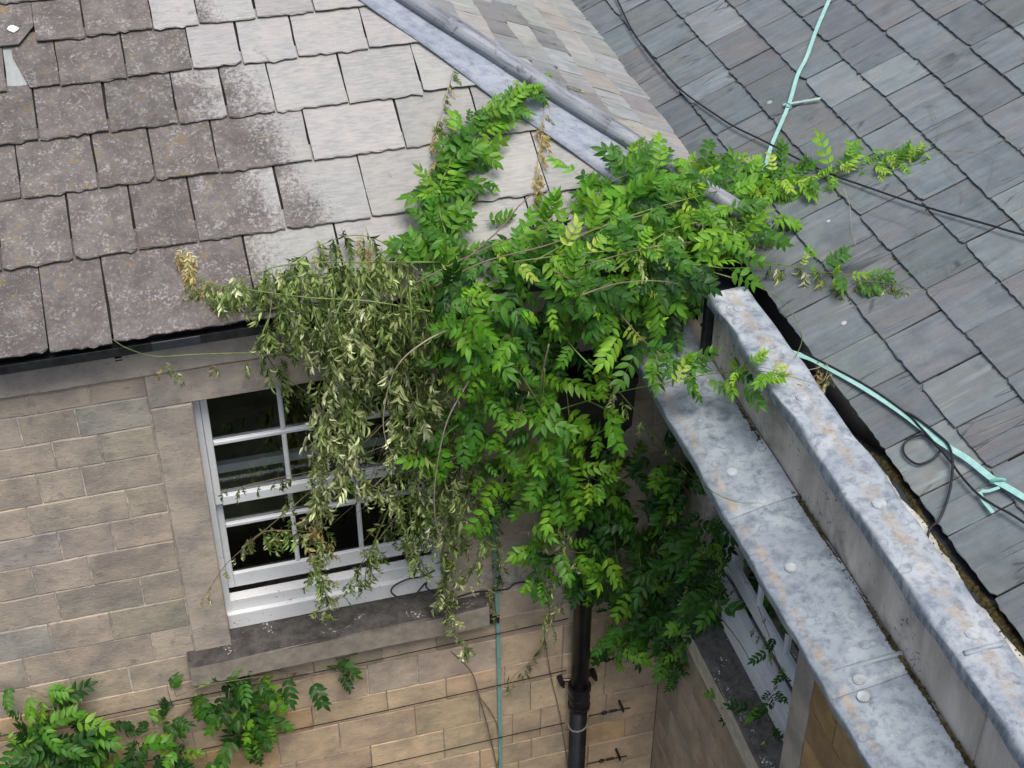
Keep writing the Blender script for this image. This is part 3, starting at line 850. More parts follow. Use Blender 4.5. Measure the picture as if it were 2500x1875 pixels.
for q in (c2(675, 432), c2(1015, 910), c2(1430, 1485), c5(1935, 938)):
    P = on_axis(*q, 2, 6.428); lead_dot(P.x, P.y, 6.431, .028, (0, 0, 1), cop, 'leaddot')
# the moulded lead end near the near seam
P0, P1 = on_axis(*c5(1890, 1040), 2, 6.43), on_axis(*c5(2090, 990), 2, 6.43)
B = Buf(); add_tube(B, [P0.lerp(P1, i / 6) for i in range(7)], .010, .010, 8); B.make('lead_roll', 'leadtop', cop, smooth=True)

# gutter behind the parapet, fascia of the wing roof
def gz(y): return 6.0 if y > -1.0 else 6.0 + min(1, (-1.0 - y) / .45) * .17
B = Buf(); n = 40
for i in range(n + 1):
    y = 1.2 + (YW - 1.2) * i / n
    for x, dz in ((.055, .06), (.10, .0), (.17, -.004), (.25, .0), (.335, .01)): B.v.append(Vector((x, y, gz(y) + dz))); B.uv.append((y, x))
for i in range(n):
    for j in range(4): B.f.append((i * 5 + j, i * 5 + j + 1, (i + 1) * 5 + j + 1, (i + 1) * 5 + j))
bg = B.make('box_gutter', 'plate', wing, smooth=True)
B = Buf(); add_box(B, WB, YW, 4.2, 5.9, 6.195, .33, .36); B.make('fascia', 'iron', wing)
# silt and moss lying in the gutter
B = Buf(); n = 60
for i in range(n + 1):
    y = -1.25 + (YW + 1.25) * i / n
    wv = .03 * math.sin(y * 9) + .02 * math.sin(y * 23)
    for j, x in enumerate((.055, .12, .18, .24, .295 + .7 * wv)):
        B.v.append(Vector((x, y, gz(y) + .006 + .018 * rng.random() * (j < 4) - (.012 if j == 4 else 0)))); B.uv.append((y, x))
for i in range(n):
    for j in range(4): B.f.append((i * 5 + j, i * 5 + j + 1, (i + 1) * 5 + j + 1, (i + 1) * 5 + j))
s = B.make('gutter_silt', 'silt', smooth=True); s['kind'] = 'stuff'; s['label'] = 'pale silt settled along the gutter behind the lead coping'; s['category'] = 'silt'
def blob_cloud(name, pts, r0, r1, mat, label, cat):
    B = Buf()
    for p in pts:
        r = rng.uniform(r0, r1); v8 = []
        for dz in (-.4, .5):
            for k in range(5):
                a = 2 * math.pi * k / 5 + rng.random(); rr = r * rng.uniform(.6, 1.1) * (1 if dz < 0 else .7)
                v8.append(p + Vector((rr * math.cos(a), rr * math.sin(a), r * dz)))
        v8.append(p + Vector((0, 0, r)))
        B.add(v8, [(k, (k + 1) % 5, 5 + (k + 1) % 5, 5 + k) for k in range(5)] + [(5 + k, 5 + (k + 1) % 5, 10) for k in range(5)])
    o = B.make(name, mat); o['kind'] = 'stuff'; o['label'] = label; o['category'] = cat
    return o
pts = []
for _ in range(500):
    y = -1.1 - 3.6 * rng.random(); d = .5 + .5 * math.sin(y * 5.3) * math.sin(y * 2.1 + 1)
    if rng.random() < .35 + .6 * d: pts.append(Vector((.275 + rng.gauss(0, .025), y, gz(y) + .012)))
for _ in range(500):                                   # brown moss line where the ledge lead meets the parapet
    y = -.45 - 3.0 * rng.random(); pts.append(Vector((-.083 + rng.gauss(0, .007), y, 6.066 + rng.random() * .006)))
blob_cloud('moss_crumbs', pts, .002, .006, 'moss', 'loose moss crumbs scattered in the gutter and along the parapet foot', 'moss')
def moss_ribbon(name, xf, zf, y0, y1, w, label):
    B = Buf(); y = y0; i = 0
    while y > y1:
        d = .35 + .65 * abs(math.sin(y * 4.7) * math.sin(y * 1.9 + .6)); ww = w * d * rng.uniform(.5, 1.3); hh = ww * rng.uniform(.25, .6)
        for dx, dz in ((-ww, -.004), (-.45 * ww, hh), (.3 * ww, hh * rng.uniform(.6, 1.2)), (ww * rng.uniform(.5, 1), -.004)):
            B.v.append(Vector((xf(y) + dx, y + rng.uniform(-.003, .003), zf(y) + dz))); B.uv.append((y, dx))
        if i:
            o_ = (i - 1) * 4
            for k in range(3): B.f.append((o_ + k, o_ + k + 1, o_ + k + 5, o_ + k + 4))
        i += 1; y -= rng.uniform(.005, .012)
    o = B.make(name, 'moss'); o['kind'] = 'stuff'; o['label'] = label; o['category'] = 'moss'
moss_ribbon('ledge_moss', lambda y: -.084, lambda y: 6.068, -.44, -4.9, .013, 'brown moss line where the ledge lead meets the rendered parapet')
moss_ribbon('gutter_moss', lambda y: .292 + .012 * math.sin(y * 7), lambda y: gz(y) + .006, -1.15, -4.9, .034, 'olive moss strip along the gutter below the slate eaves')
pts = []
for _ in range(260):
    s0, js = sR[rng.randrange(1, 7)], None
    pts.append(PR(rng.uniform(-2.4, 2.6), s0 + rng.uniform(-.014, -.002), .012))
blob_cloud('slate_moss', pts, .002, .006, 'moss', 'tiny moss tufts along the edges of the blue-grey slates', 'moss')
# dark cast outlet box at the end of the parapet
B = Buf(); bev_box(B, WB, -.41, -.36, 5.98, 6.40, -.10, .06, .006); B.make('gutter_stop_end', 'gutterblack', bg)

# ------------------------------------------------------------------ drainpipe
pipe = thing('drainpipe', 'black cast-iron drainpipe with collar, right of the copper strip on the stone wall', 'drainpipe', (-.53, -.075, 0))
PX, PY, PR_ = -.535, -.085, .052
B = Buf(); add_tube(B, [Vector((PX, PY, z)) for z in (0.05, 3.43)], PR_, None, 20); B.make('pipe', 'iron', pipe, smooth=True)
B = Buf(); add_tube(B, [Vector((PX, PY, z)) for z in (3.47, 5.35)], PR_, None, 20); B.make('pipe', 'iron', pipe, smooth=True)
B = Buf()
for z0, z1, r in ((3.36, 3.52, .060), (3.505, 3.53, .069), (3.35, 3.375, .067), (3.42, 3.44, .064)): add_tube(B, [Vector((PX, PY, z0)), Vector((PX, PY, z1))], r, None, 20)
B.make('collar', 'iron', pipe)
for sx in (-1, 1):
    B = Buf()
    add_tube(B, [Vector((PX + sx * .05, PY + .04, 3.55)), Vector((PX + sx * .10, PY + .05, 3.55))], .012, None, 8)
    add_tube(B, [Vector((PX + sx * .10, PY + .085, 3.55)), Vector((PX + sx * .10, PY + .015, 3.55))], .020, .016, 8)
    add_tube(B, [Vector((PX + sx * .10, PY + .015, 3.55)), Vector((PX + sx * .10, PY - .005, 3.55))], .010, .010, 6)
    B.make('bracket', 'iron', pipe)
B = Buf(); add_tube(B, [Vector((PX + .057 * math.cos(a), PY + .057 * math.sin(a), 3.19 + .015 * math.cos(a))) for a in [i * .35 for i in range(19)]], .006, None, 6); B.make('wire_tie', 'tie', pipe)
B = Buf()
hp = [(5.35, .055), (5.45, .07), (5.60, .15), (5.85, .16), (5.86, .17), (5.90, .17)]
for z, r in hp:
    for sx, sy in ((-1, -1), (1, -1), (1, 1), (-1, 1)): B.v.append(Vector((PX + sx * r, -.14 + sy * min(r, .135), z))); B.uv.append((0, z))
for i in range(len(hp) - 1):
    for j in range(4): B.f.append((i * 4 + j, i * 4 + (j + 1) % 4, (i + 1) * 4 + (j + 1) % 4, (i + 1) * 4 + j))
B.f.append((0, 3, 2, 1))
B.make('hopper', 'iron', pipe)
B = Buf(); add_tube(B, smooth_path([(-.15, -.25, 6.02), (-.30, -.22, 5.97), (-.45, -.18, 5.90), (PX, -.14, 5.80)], 5), .045, None, 14); B.make('outlet_pipe', 'iron', pipe, smooth=True)

# ------------------------------------------------------------------ lightning conductor strips, cables, wires
def strip_obj(parent, pts, nrm, w, t, name='strip', col=(1, 1, 1)):
    B = Buf(); add_strip(B, pts, nrm, w, t); return B.make(name, 'copper', parent, color=col)
def r4(x, y): return (1500 + x / 4.022, y / 4.022)
def r1(x, y): return (1800 + x / 3.16, 600 + y / 3.16)
def r2(x, y): return (2000 + x / 4.424, 1000 + y / 4.424)
def onR(l, h): return [PR(*PR.px(*p, h), h) for p in l]
t1 = thing('conductor_strip', 'mint-green copper strip clipped down the slates above the creeper', 'strip', (.9, .9, 6.6))
strip_obj(t1, smooth_path([PR(3.2, 2.75, .036), PR(2.5, 2.0, .036)] + onR([r4(2110, 0), r4(1990, 280), r4(1890, 560), r4(1800, 740), r4(1710, 1040), r4(1545, 1430), r4(1475, 1657), (1835, 470)], .036), 5), PR.N, .022, .004)
a, b = onR([r4(1660, 1030), r4(2025, 968)], .032)
strip_obj(t1, [a, a.lerp(b, .5), b], PR.N, .016, .003, 'clip', (1.1, .9, .85))
q = onR([r4(1710, 1040)], .038)[0]
B = Buf(); add_tube(B, [q + PR.U * .022 * math.cos(i * .7) + PR.S * .011 * math.sin(i * .7) + PR.N * (.002 + .003 * math.sin(i)) for i in range(19)], .0035, None, 6); B.make('clip', 'copper', t1, color=(.5, .6, .55))
t2 = thing('conductor_strip', 'mint-green copper strip rising from the gutter behind the coping, tied with a loose end', 'strip', (.5, -1.3, 6.3))
strip_obj(t2, smooth_path(onR([r1(330, 790), r1(400, 820), r1(560, 870), r1(680, 930), r1(950, 1080), r1(1260, 1280), r1(1560, 1510), r1(1780, 1650), r2(1900, 770), r2(2212, 950)], .036) + [PR(-2.9, .60, .036), PR(-3.7, .84, .036)], 5), PR.N, .026, .004)
strip_obj(t2, smooth_path(onR([r2(1950, 840), r2(1830, 880), r2(1755, 880)], .034), 4), PR.N, .014, .002, 'loose_end')
strip_obj(t2, smooth_path(onR([r2(1735, 890), r2(1780, 990), r2(1880, 1115)], .036), 4), PR.N, .014, .002, 'loose_end')
B = Buf()
for k in range(3):
    q = onR([r2(1935 + k * 14 - 14, 770 + k * 8)], .042)[0]
    add_tube(B, [q + PR.U * .004 * k + (PR.S * .022 + PR.U * -.012) * math.cos(i * .55) + PR.N * (.012 * math.sin(i * .55)) for i in range(13)], .006, None, 6)
B.make('knot', 'copper', t2, color=(.55, .75, .7))
t3 = thing('conductor_strip', 'narrow blue-green copper strip running up the stone wall beside the drainpipe', 'strip', (-1.0, 0, 3.5))
zt = [on_axis(x, y, 1, -.015) for x, y in ((1221, 1900), (1222, 1857), (1216, 1541), (1210, 1380), (1205, 1250))]
strip_obj(t3, zt, (0, -1, 0), .022, .006, 'strip', (.55, .62, .62))
B = Buf(); q = on_axis(1208, 1512, 1, -.02); bev_box(B, WA, q.x - .035, q.x + .025, q.z - .02, q.z + .03, -.035, -.005, .006); B.make('clamp', 'wire', t3)

def cable(name, label, pts, r, mat='cable', cat='cable'):
    o = thing(name, label, cat, tuple(pts[0])); B = Buf(); add_tube(B, pts, r, None, 7); B.make('sheath' if cat == 'cable' else 'strand', mat, o, smooth=True); return o
cable('black_cable', 'thin black cable drooping diagonally across the blue-grey slates and under the creeper tip',
      smooth_path(onR([r4(-60, -150), r4(30, 0), r4(160, 270), r4(330, 520), r4(520, 740), r4(700, 920), r4(1000, 1130), r4(1190, 1250), r4(1500, 1400), r4(1880, 1600), (2040, 430), (2092, 448), (2250, 502), (2422, 551), (2500, 574)], .042) + [PR(-1.6, 1.50, .042), PR(-2.7, 1.98, .042)], 5), .0052)
cable('black_cable', 'black cable looped beside the tied copper strip, its tail hanging in the gutter',
      smooth_path(onR([r1(500, 820), r1(740, 940), r1(1030, 1100), r1(1300, 1290), r1(1410, 1400), r2(1200, 310), r2(1420, 560), r2(1520, 700), r2(1700, 900), r2(1900, 1040), r2(2212, 1220)], .042) + [PR(-2.7, .42, .042), PR(-3.6, .58, .042)], 5), .0052)
B = Buf(); add_tube(B, smooth_path(onR([r1(1300, 1285), r2(1050, 90), r2(1280, 270), r2(1400, 390), r2(1440, 560), r2(1430, 750), r2(1390, 950), r2(1300, 1180)], .046) + [Vector((.25, -1.93, 6.22)), Vector((.20, -2.0, 6.19))], 5), .0058, None, 7)
CBL = [o for o in COL.objects if o.name.startswith('black_cable')][-1]
B.make('cable_tail', 'cable', CBL, smooth=True)
B = Buf(); add_tube(B, smooth_path(onR([r2(1330, 400), r2(1300, 450), r2(1230, 530), r2(1080, 590), r2(960, 530), r2(905, 430), r2(950, 330), r2(1080, 280), r2(1160, 290), r2(1210, 330)], .034), 5), .005, None, 7)
B.make('cable_loop', 'cable', CBL, smooth=True)
c4 = lambda x, y: (750 + x / 2.212, 1125 + y / 2.212)
sl = lambda x, y: on_axis(*c4(x, y), 1, -.02)
cable('black_cable', 'loop of black cable lying on the dark window sill beneath the creeper', smooth_path([on_axis(*c4(690, 590), 1, .05), on_axis(*c4(620, 625), 1, .05), on_axis(*c4(540, 640), 1, .04), on_axis(*c4(470, 675), 1, .03), on_axis(*c4(455, 710), 1, 0.0), on_axis(*c4(500, 740), 1, -.02), on_axis(*c4(570, 735), 1, -.02), on_axis(*c4(640, 660), 1, .03), on_axis(*c4(650, 690), 1, .02), on_axis(*c4(760, 745), 1, -.09), on_axis(*c4(900, 710), 1, -.06), on_axis(*c4(1070, 695), 1, -.03), on_axis(*c4(1130, 660), 1, -.02), on_axis(*c4(1250, 650), 1, -.02)], 5), .005)
for z, lab in ((4.05, 'topmost training wire along the stone wall just under the sill'), (3.62, 'second training wire stretched across the stone wall, ending at the drainpipe'), (3.155, 'lowest training wire stretched across the stone wall in the picture')):
    cable('training_wire', lab, [Vector((-3.9 + 3.3 * i / 12, -.03 - .002 * math.sin(i), z - .012 * math.sin(i * math.pi / 12))) for i in range(13)], .0032, 'wire', 'wire')
for z, lab in ((3.665, 'topmost rusty eye bolt in the stone wall right of the drainpipe'), (3.20, 'middle rusty eye bolt in the stone wall right of the drainpipe'), (2.75, 'lowest rusty eye bolt in the stone wall right of the drainpipe')):
    o = thing('eye_bolt', lab, 'wall hook', (-.2, 0, z), 'wire fixings beside the drainpipe')
    B = Buf(); add_tube(B, [Vector((-.25, .0, z + .02)), Vector((-.25, -.075, z + .02))], .008, None, 8)
    add_tube(B, [Vector((-.25, -.075 - .016 * math.cos(i * .7), z + .02 + .016 * math.sin(i * .7))) for i in range(10)], .005, None, 6); B.make('eye', 'wire', o)
    B = Buf(); add_tube(B, [Vector((-.20, -.07, z + .012)), Vector((-.34, -.055, z)), Vector((-.46, -.05, z - .005))], .0045, None, 6)
    add_tube(B, [Vector((-.36 + .016 * math.cos(i * .7), -.055, z + .016 * math.sin(i * .7))) for i in range(10)], .004, None, 6)
    add_tube(B, [Vector((-.33, -.055, z)), Vector((-.28, -.06, z + .006))], .009, None, 7); B.make('strainer', 'wire', o)

# ------------------------------------------------------------------ creeper
# proxy of the surfaces the creeper lies on (used only to find where a stem rests)
pv, pf = [], []
def pq(*p):
    b = len(pv); pv.extend([Vector(x) for x in p]); pf.append(tuple(range(b, b + len(p))))
pq((-4.5, 0, 0), (0, 0, 0), (0, 0, 6.3), (-4.5, 0, 6.3))
pq((-4.5, -.145, 6.3), (.2, -.145, 6.3), (.2, -.145, 6.45), (-4.5, -.145, 6.45))
pq(PA(-4.5, 0), PA(.36, 0), PA(.36 - 3 / KA, 3), PA(-4.5, 3))
pq(PC(-.09, 0), PC(4, 0), PC(4, 3), PC(-.09 + 3 / KA, 3))
pq(PR(-4, -.3), PR(4.5, -.3), PR(4.5, 3), PR(-4, 3))
pq((0, -5, 0), (0, 0, 0), (0, 0, 5.8), (0, -5, 5.8))
pq((-.387, -5, 6.0), (-.387, -.01, 6.0), (-.07, -.01, 6.06), (-.07, -5, 6.06))
pq((-.07, -5, 6.06), (-.07, YP, 6.06), (-.07, YP, 6.43), (-.07, -5, 6.43))
pq((-.1, -5, 6.43), (-.1, YP, 6.43), (.1, YP, 6.43), (.1, -5, 6.43))
BVH = BVHTree.FromPolygons(pv, pf)
def at(px, py, h=.1):
    d = ray(px, py); hit = BVH.ray_cast(CAM, d)
    t = hit[3] if hit[3] is not None else 9.0
    return CAM + d * (t - h)

# --- leaf patterns: a stalk along +Y with paired leaflets, upper side +Z
def leaf_pattern(kind, seed):
    r = random.Random(seed); V, F, C = [], [], []
    wil = kind in ('wilted', 'dry')
    L = r.uniform(.155, .21) if not wil else r.uniform(.13, .19)
    if kind == 'young': L *= .72
    npair = r.randint(4, 5) if not wil else r.randint(5, 6)
    curve = r.uniform(.05, .16) * (1 if not wil else .6)
    side = r.uniform(-.05, .05)
    def stalk(t): return np.array([side * L * math.sin(t * 2.5), L * t, -curve * L * 1.6 * t * t + .02 * t])
    stalkc = (.55, .8, .6) if not wil else (.8, .8, .6)
    # stalk: thin three-sided
    b = len(V); ns = 4
    for i in range(ns + 1):
        p = stalk(i / ns)
        for k in range(3):
            a = 2.094 * k; V.append(p + np.array([.0014 * math.cos(a), 0, .0014 * math.sin(a)]))
    for i in range(ns):
        for k in range(3): F.append((b + i * 3 + k, b + i * 3 + (k + 1) % 3, b + (i + 1) * 3 + (k + 1) % 3, b + (i + 1) * 3 + k)); C.append(stalkc)
    def leaflet(base, direc, up, ln, wd, fold, droop, col, twist=0.0):
        y = direc / np.linalg.norm(direc); x = np.cross(y, up); x /= np.linalg.norm(x); z = np.cross(x, y)
        if twist:
            x, z = x * math.cos(twist) + z * math.sin(twist), z * math.cos(twist) - x * math.sin(twist)
        b = len(V); prof = ((0, .14), (.16, .74), (.36, 1.0), (.60, .80), (.82, .34), (1, 0))
        for t, w in prof:
            bend = droop * t * t
            c = base + y * (ln * (t - .25 * bend * bend * t)) - z * (ln * bend * .55)
            if w == 0: V.append(c); continue
            zz = z * math.sin(fold) ; xx = x * math.cos(fold)
            V.append(c - xx * wd * w + zz * wd * w); V.append(c); V.append(c + xx * wd * w + zz * wd * w)
        n = len(prof) - 1
        for i in range(n - 1):
            o = b + i * 3; F.append((o, o + 1, o + 4, o + 3)); F.append((o + 1, o + 2, o + 5, o + 4)); C.append(col); C.append(tuple(c * r.uniform(.86, 1.0) for c in col))
        o = b + (n - 1) * 3; F.append((o, o + 1, o + 3)); F.append((o + 1, o + 2, o + 3)); C.append(col); C.append(col)
    def shade():
        if kind == 'fresh': k = r.uniform(.78, 1.18); return (k * r.uniform(.9, 1.15), k, k * r.uniform(.85, 1.1))
        if kind == 'young': k = r.uniform(.85, 1.15); return (k * r.uniform(.9, 1.2), k, k)
        q = r.random()
        if kind == 'dry': k = r.uniform(.6, 1.2); return (k, k * r.uniform(.92, 1.0), k * r.uniform(.75, 1))
        if q < .34: k = r.uniform(1.35, 1.9); return (k, k, k * 1.15)      # pale underside turned out
        if q < .70: k = r.uniform(.75, 1.2); return (k, k, k)
        k = r.uniform(.32, .6); return (k * .9, k, k)
    for j in range(npair):
        t = .26 + .66 * j / (npair - 1)
        for sx in (-1, 1):
            if wil and r.random() < .12: continue
            p = stalk(t + r.uniform(-.015, .015))
            s = 1 - .25 * abs(t - .55)
            if not wil:
                ang = math.radians(r.uniform(40, 62) - 16 * (t - .5)); d = np.array([sx * math.sin(ang), math.cos(ang), r.uniform(-.35, .15)])
                ln = r.uniform(.070, .086) * s * (.72 if kind == 'young' else 1); leaflet(p, d, np.array([0, 0, 1.0]), ln, ln * r.uniform(.19, .225), r.uniform(.10, .42), r.uniform(.1, .8), shade(), r.uniform(-.35, .35))
            else:
                ang = math.radians(r.uniform(12, 48)); d = np.array([sx * math.sin(ang), math.cos(ang), r.uniform(-.55, .35)])
                ln = r.uniform(.052, .074) * s; leaflet(p, d, np.array([r.uniform(-.6, .6), 0, 1.0]), ln, ln * r.uniform(.15, .25), r.uniform(.35, 1.05), r.uniform(-.5, 1.2), shade(), r.uniform(-1.2, 1.2))
    p = stalk(1.0); d = stalk(1.0) - stalk(.9)
    ln = (.078 if not wil else .06) * (.75 if kind == 'young' else 1)
    leaflet(p, d + np.array([r.uniform(-.01, .01), 0, 0]), np.array([0, 0, 1.0]), ln, ln * (.18 if not wil else .14), .25 if not wil else .8, .5, shade())
    return np.array(V, np.float32), F, np.array(C, np.float32)

PAT = {k: [leaf_pattern(k, i * 31 + j) for j in range(n)] for i, (k, n) in enumerate((('fresh', 12), ('young', 6), ('wilted', 12), ('dry', 5)))}
def pat_mesh(name, V, F, C):
    me = bpy.data.meshes.new(name); me.from_pydata(V.tolist(), [], F)
    cnt = np.array([len(f) for f in F]); a = me.color_attributes.new('Col', 'FLOAT_COLOR', 'CORNER')
    cc = np.repeat(C, cnt, axis=0); cc = np.concatenate([cc, np.ones((len(cc), 1), np.float32)], 1)
    a.data.foreach_set('color', cc.ravel()); me.materials.append(M['leaf']); 
    me.polygons.foreach_set('use_smooth', [True] * len(F))
    return me
PMESH = {k: [pat_mesh('leaf', *p) for p in l] for k, l in PAT.items()}
TINT = {'fresh': [(.062, .205, .022), (.092, .265, .026), (.12, .32, .030), (.16, .38, .030), (.075, .225, .030), (.20, .43, .032)],
        'light': [(.15, .40, .03), (.19, .45, .034), (.12, .35, .03)],
        'young': [(.26, .52, .035), (.33, .56, .05), (.19, .45, .03), (.42, .60, .09)],
        'dark': [(.030, .115, .018), (.042, .145, .020), (.024, .09, .016)],  # deep greens; shade of the corner and inner mass put into the tint
        'wilted': [(.31, .41, .125), (.27, .365, .105), (.36, .44, .16), (.22, .32, .085)],
        'wiltdark': [(.14, .22, .052), (.175, .255, .07), (.115, .18, .045)],
        'wiltpale': [(.58, .64, .33), (.63, .66, .40), (.50, .59, .26)],
        'dry': [(.64, .59, .30), (.58, .52, .25), (.70, .65, .40), (.50, .40, .22)]}
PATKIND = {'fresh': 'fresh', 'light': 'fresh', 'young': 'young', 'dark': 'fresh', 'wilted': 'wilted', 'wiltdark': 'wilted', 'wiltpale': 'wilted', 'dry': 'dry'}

class Creeper:
    def __init__(s, root): s.root, s.leaves, s.nstem = root, [], 0
    def leaf(s, p, d, up, kind, size):
        d = d.normalized(); x = d.cross(up)
        if x.length < 1e-3: x = d.cross(Vector((1, .2, 0)))
        x.normalize(); z = x.cross(d)
        rot = Matrix((x, d, z)).transposed()
        s.leaves.append((p.copy(), rot, kind, size))
    def stem(s, pts, r0, r1, mat='stem', name='stem'):
        B = Buf(); add_tube(B, pts, r0, r1, 6); B.make(name, mat, s.root, smooth=True)
    def finish(s, limit=300):
        s.leaves.sort(key=lambda l: (l[0] - CAM).length)
        groups = {}
        stuff = []
        off = s.root.location
        for i, (p, rot, kind, size) in enumerate(s.leaves):
            pk = PATKIND[kind]; j = rng.randrange(len(PAT[pk])); t = rng.choice(TINT[kind]); k = rng.uniform(.82, 1.18)
            t = tuple(c * k for c in t)
            if i < limit:
                o = bpy.data.objects.new('leaf', PMESH[pk][j]); o.color = (*t, 1)
                o.parent = s.root; COL.objects.link(o)
                o.matrix_local = Matrix.Translation(p - off) @ rot.to_4x4() @ Matrix.Diagonal((size, size, size, 1))
            else: stuff.append((pk, j, t, np.array(rot) * size, np.array(p)))
        if stuff:
            Vs, Fs, Cs, n = [], [], [], 0
            for pk, j, t, R_, p in stuff:
                V, F, C = PAT[pk][j]
                Vs.append(V @ R_.T + p); Fs += [tuple(i + n for i in f) for f in F]; n += len(V); Cs.append(C * np.array(t, np.float32))
            o_me = pat_mesh('leaves', np.concatenate(Vs).astype(np.float32), Fs, np.concatenate(Cs))
            o = bpy.data.objects.new('leaves', o_me); o['kind'] = 'stuff'; link(o, s.root); o.location = -off

LIGHT = Vector((-.05, -.62, .78))              # the open sky a leaf turns to
def rv(s): return Vector((rng.gauss(0, s), rng.gauss(0, s), rng.gauss(0, s)))

def vine(cr, spec, kinds, n, spread=.05, size=1.0, r=(.004, .0018), mat='stem', roof=False, t0=0.05, t1=1.0, along=0.0, draw=True):
    """spec = [(px, py, height above surface)], kinds = {kind: weight} or [(until_t, kinds)]"""
    P = smooth_path([at(*q) for q in spec], 7)
    if draw: cr.stem(P, r[0], r[1], mat)
    L = len(P)
    down = Vector((0, -.85, -.53)) if roof else Vector((0, 0, -1))
    for i in range(n):
        t = t0 + (t1 - t0) * (i + rng.random()) / n; f = t * (L - 1); k = min(int(f), L - 2)
        p = P[k].lerp(P[k + 1], f - k); tg = (P[k + 1] - P[k]).normalized()
        kk = kinds
        if isinstance(kinds, list):
            for u_, q in kinds:
                kk = q
                if t <= u_: break
        kind = rng.choices(list(kk), list(kk.values()))[0]
        side = tg.cross(LIGHT).normalized() * (1 if i % 2 else -1)
        sz = size * rng.uniform(.72, 1.18) * (1 - .45 * max(0, t - .55) / .45)
        p = p + rv(spread * .5 * (1 - .6 * max(0, t - .55) / .45))
        if PATKIND[kind] in ('wilted', 'dry'):
            d = down * 1.0 + side * rng.uniform(0, .55) + tg * rng.uniform(-.1, .25) + rv(.16)
            cr.leaf(p, d, LIGHT + rv(.5), kind, sz)
        else:
            d = side * rng.uniform(.5, 1.1) * (1 - .55 * along) + tg * (rng.uniform(.1, .9) + along) + down * rng.uniform(.05, .5) + Vector((0, -.25, 0)) + rv(.25)
            cr.leaf(p, d, LIGHT + rv(.28), kind, sz)

def mass(cr, poly, kinds, n, h, size=1.0, bias=1.4, lean=None):
    """leaves filling the volume in front of a surface, outline measured in the photograph"""
    xs = [p[0] for p in poly]; ys = [p[1] for p in poly]
    def inside(x, y):
        c = False; j = len(poly) - 1
        for i in range(len(poly)):
            if (poly[i][1] > y) != (poly[j][1] > y) and x < (poly[j][0] - poly[i][0]) * (y - poly[i][1]) / (poly[j][1] - poly[i][1]) + poly[i][0]: c = not c
            j = i
        return c
    k = 0
    while k < n:
        x, y = rng.uniform(min(xs), max(xs)), rng.uniform(min(ys), max(ys))
        if not inside(x, y): continue
        k += 1
        p = at(x, y, h[0] + (h[1] - h[0]) * rng.random() ** bias)
        kind = rng.choices(list(kinds), list(kinds.values()))[0]
        if PATKIND[kind] in ('wilted', 'dry'):
            cr.leaf(p, Vector((rng.gauss(0, .25), rng.gauss(-.1, .2), -1)), LIGHT + rv(.6), kind, size * rng.uniform(.8, 1.15))
        else:
            a = rng.uniform(0, 2 * math.pi)
            d = Vector((math.cos(a), -.35 + .5 * math.sin(a), -.1 + .55 * math.sin(a))) + Vector((0, -.1, -.2)) + rv(.2)
            if lean is not None: d += Vector(lean)
            cr.leaf(p, d, LIGHT + rv(.38), kind, size * rng.uniform(.58, 1.2))

def bare(cr, spec, r0, r1, mat): cr.stem(smooth_path([at(*q) for q in spec], 7), r0, r1, mat)

G = {'fresh': 1}; GY = {'fresh': .6, 'young': .4}; Y = {'young': 1}
# 1. the green mass over the corner -------------------------------------------------
green = Creeper(thing('wisteria', 'lush green wisteria sprawling over the roof corner, shoots reaching the hip and slates', 'climbing plant', (-.9, -.2, 6.3)))
vine(green, [(1120, 640, .25), (1085, 560, .22), (1070, 470, .20), (1110, 380, .18), (1160, 310, .15), (1220, 262, .12), (1275, 222, .10), (1322, 200, .10)], [(.62, {'fresh': .95, 'young': .05}), (1.0, {'fresh': .4, 'young': .6})], 66, .05, .8, roof=True, along=.8)
vine(green, [(1070, 690, .2), (1050, 600, .17), (1060, 520, .14), (1085, 440, .12), (1120, 360, .12), (1160, 300, .10)], G, 50, .05, .82, roof=True, along=.6)
vine(green, [(1300, 215, .10), (1330, 225, .08), (1380, 210, .06), (1430, 225, .05), (1500, 262, .05), (1545, 262, .04), (1590, 290, .04)], {'young': .3, 'dry': .7}, 4, .02, .4, (.0025, .001), roof=True)
vine(green, [(1330, 230, .06), (1326, 300, .05), (1318, 360, .05), (1308, 430, .05), (1305, 500, .05)], {'dry': .9, 'wilted': .1}, 26, .02, .5, (.002, .0012), 'pale', True)
vine(green, [(1050, 560, .1), (1060, 440, .06), (1065, 330, .05), (1085, 250, .05), (1108, 165, .05)], {'wilted': .6, 'dry': .25, 'wiltdark': .15}, 30, .025, .55, (.0028, .0014), 'pale', True)
vine(green, [(1100, 550, .2), (1180, 450, .12), (1215, 380, .10), (1245, 320, .06)], Y, 3, .02, .5, (.002, .001), roof=True)
# arm to the right over the slates
vine(green, [(1300, 640, .40), (1430, 570, .42), (1560, 520, .40), (1700, 480, .32), (1850, 445, .18), (1980, 430, .12), (2090, 410, .08), (2180, 395, .06), (2250, 375, .05)], [(.35, G), (.5, GY), (1.0, {'fresh': .3, 'young': .7})], 105, .075, .8)
mass(green, [(1500, 470), (1620, 385), (1760, 375), (1880, 410), (1960, 412), (1880, 490), (1790, 560), (1600, 600)], {'fresh': .4, 'light': .4, 'young': .2}, 78, (.05, .30), .84, 1.0)
bare(green, [(2250, 368, .10), (2330, 368, .09), (2420, 350, .07), (2510, 330, .05)], .0014, .0008, 'stem')
bare(green, [(2250, 368, .10), (2295, 330, .08), (2280, 280, .06), (2262, 250, .05), (2240, 258, .05), (2236, 250, .05)], .0016, .001, 'stem')
bare(green, [(2330, 368, .09), (2410, 380, .06), (2425, 410, .05), (2410, 460, .04)], .0012, .0008, 'wood')
bare(green, [(2300, 370, .09), (2320, 420, .05), (2350, 470, .04), (2345, 500, .04)], .0012, .0008, 'wood')
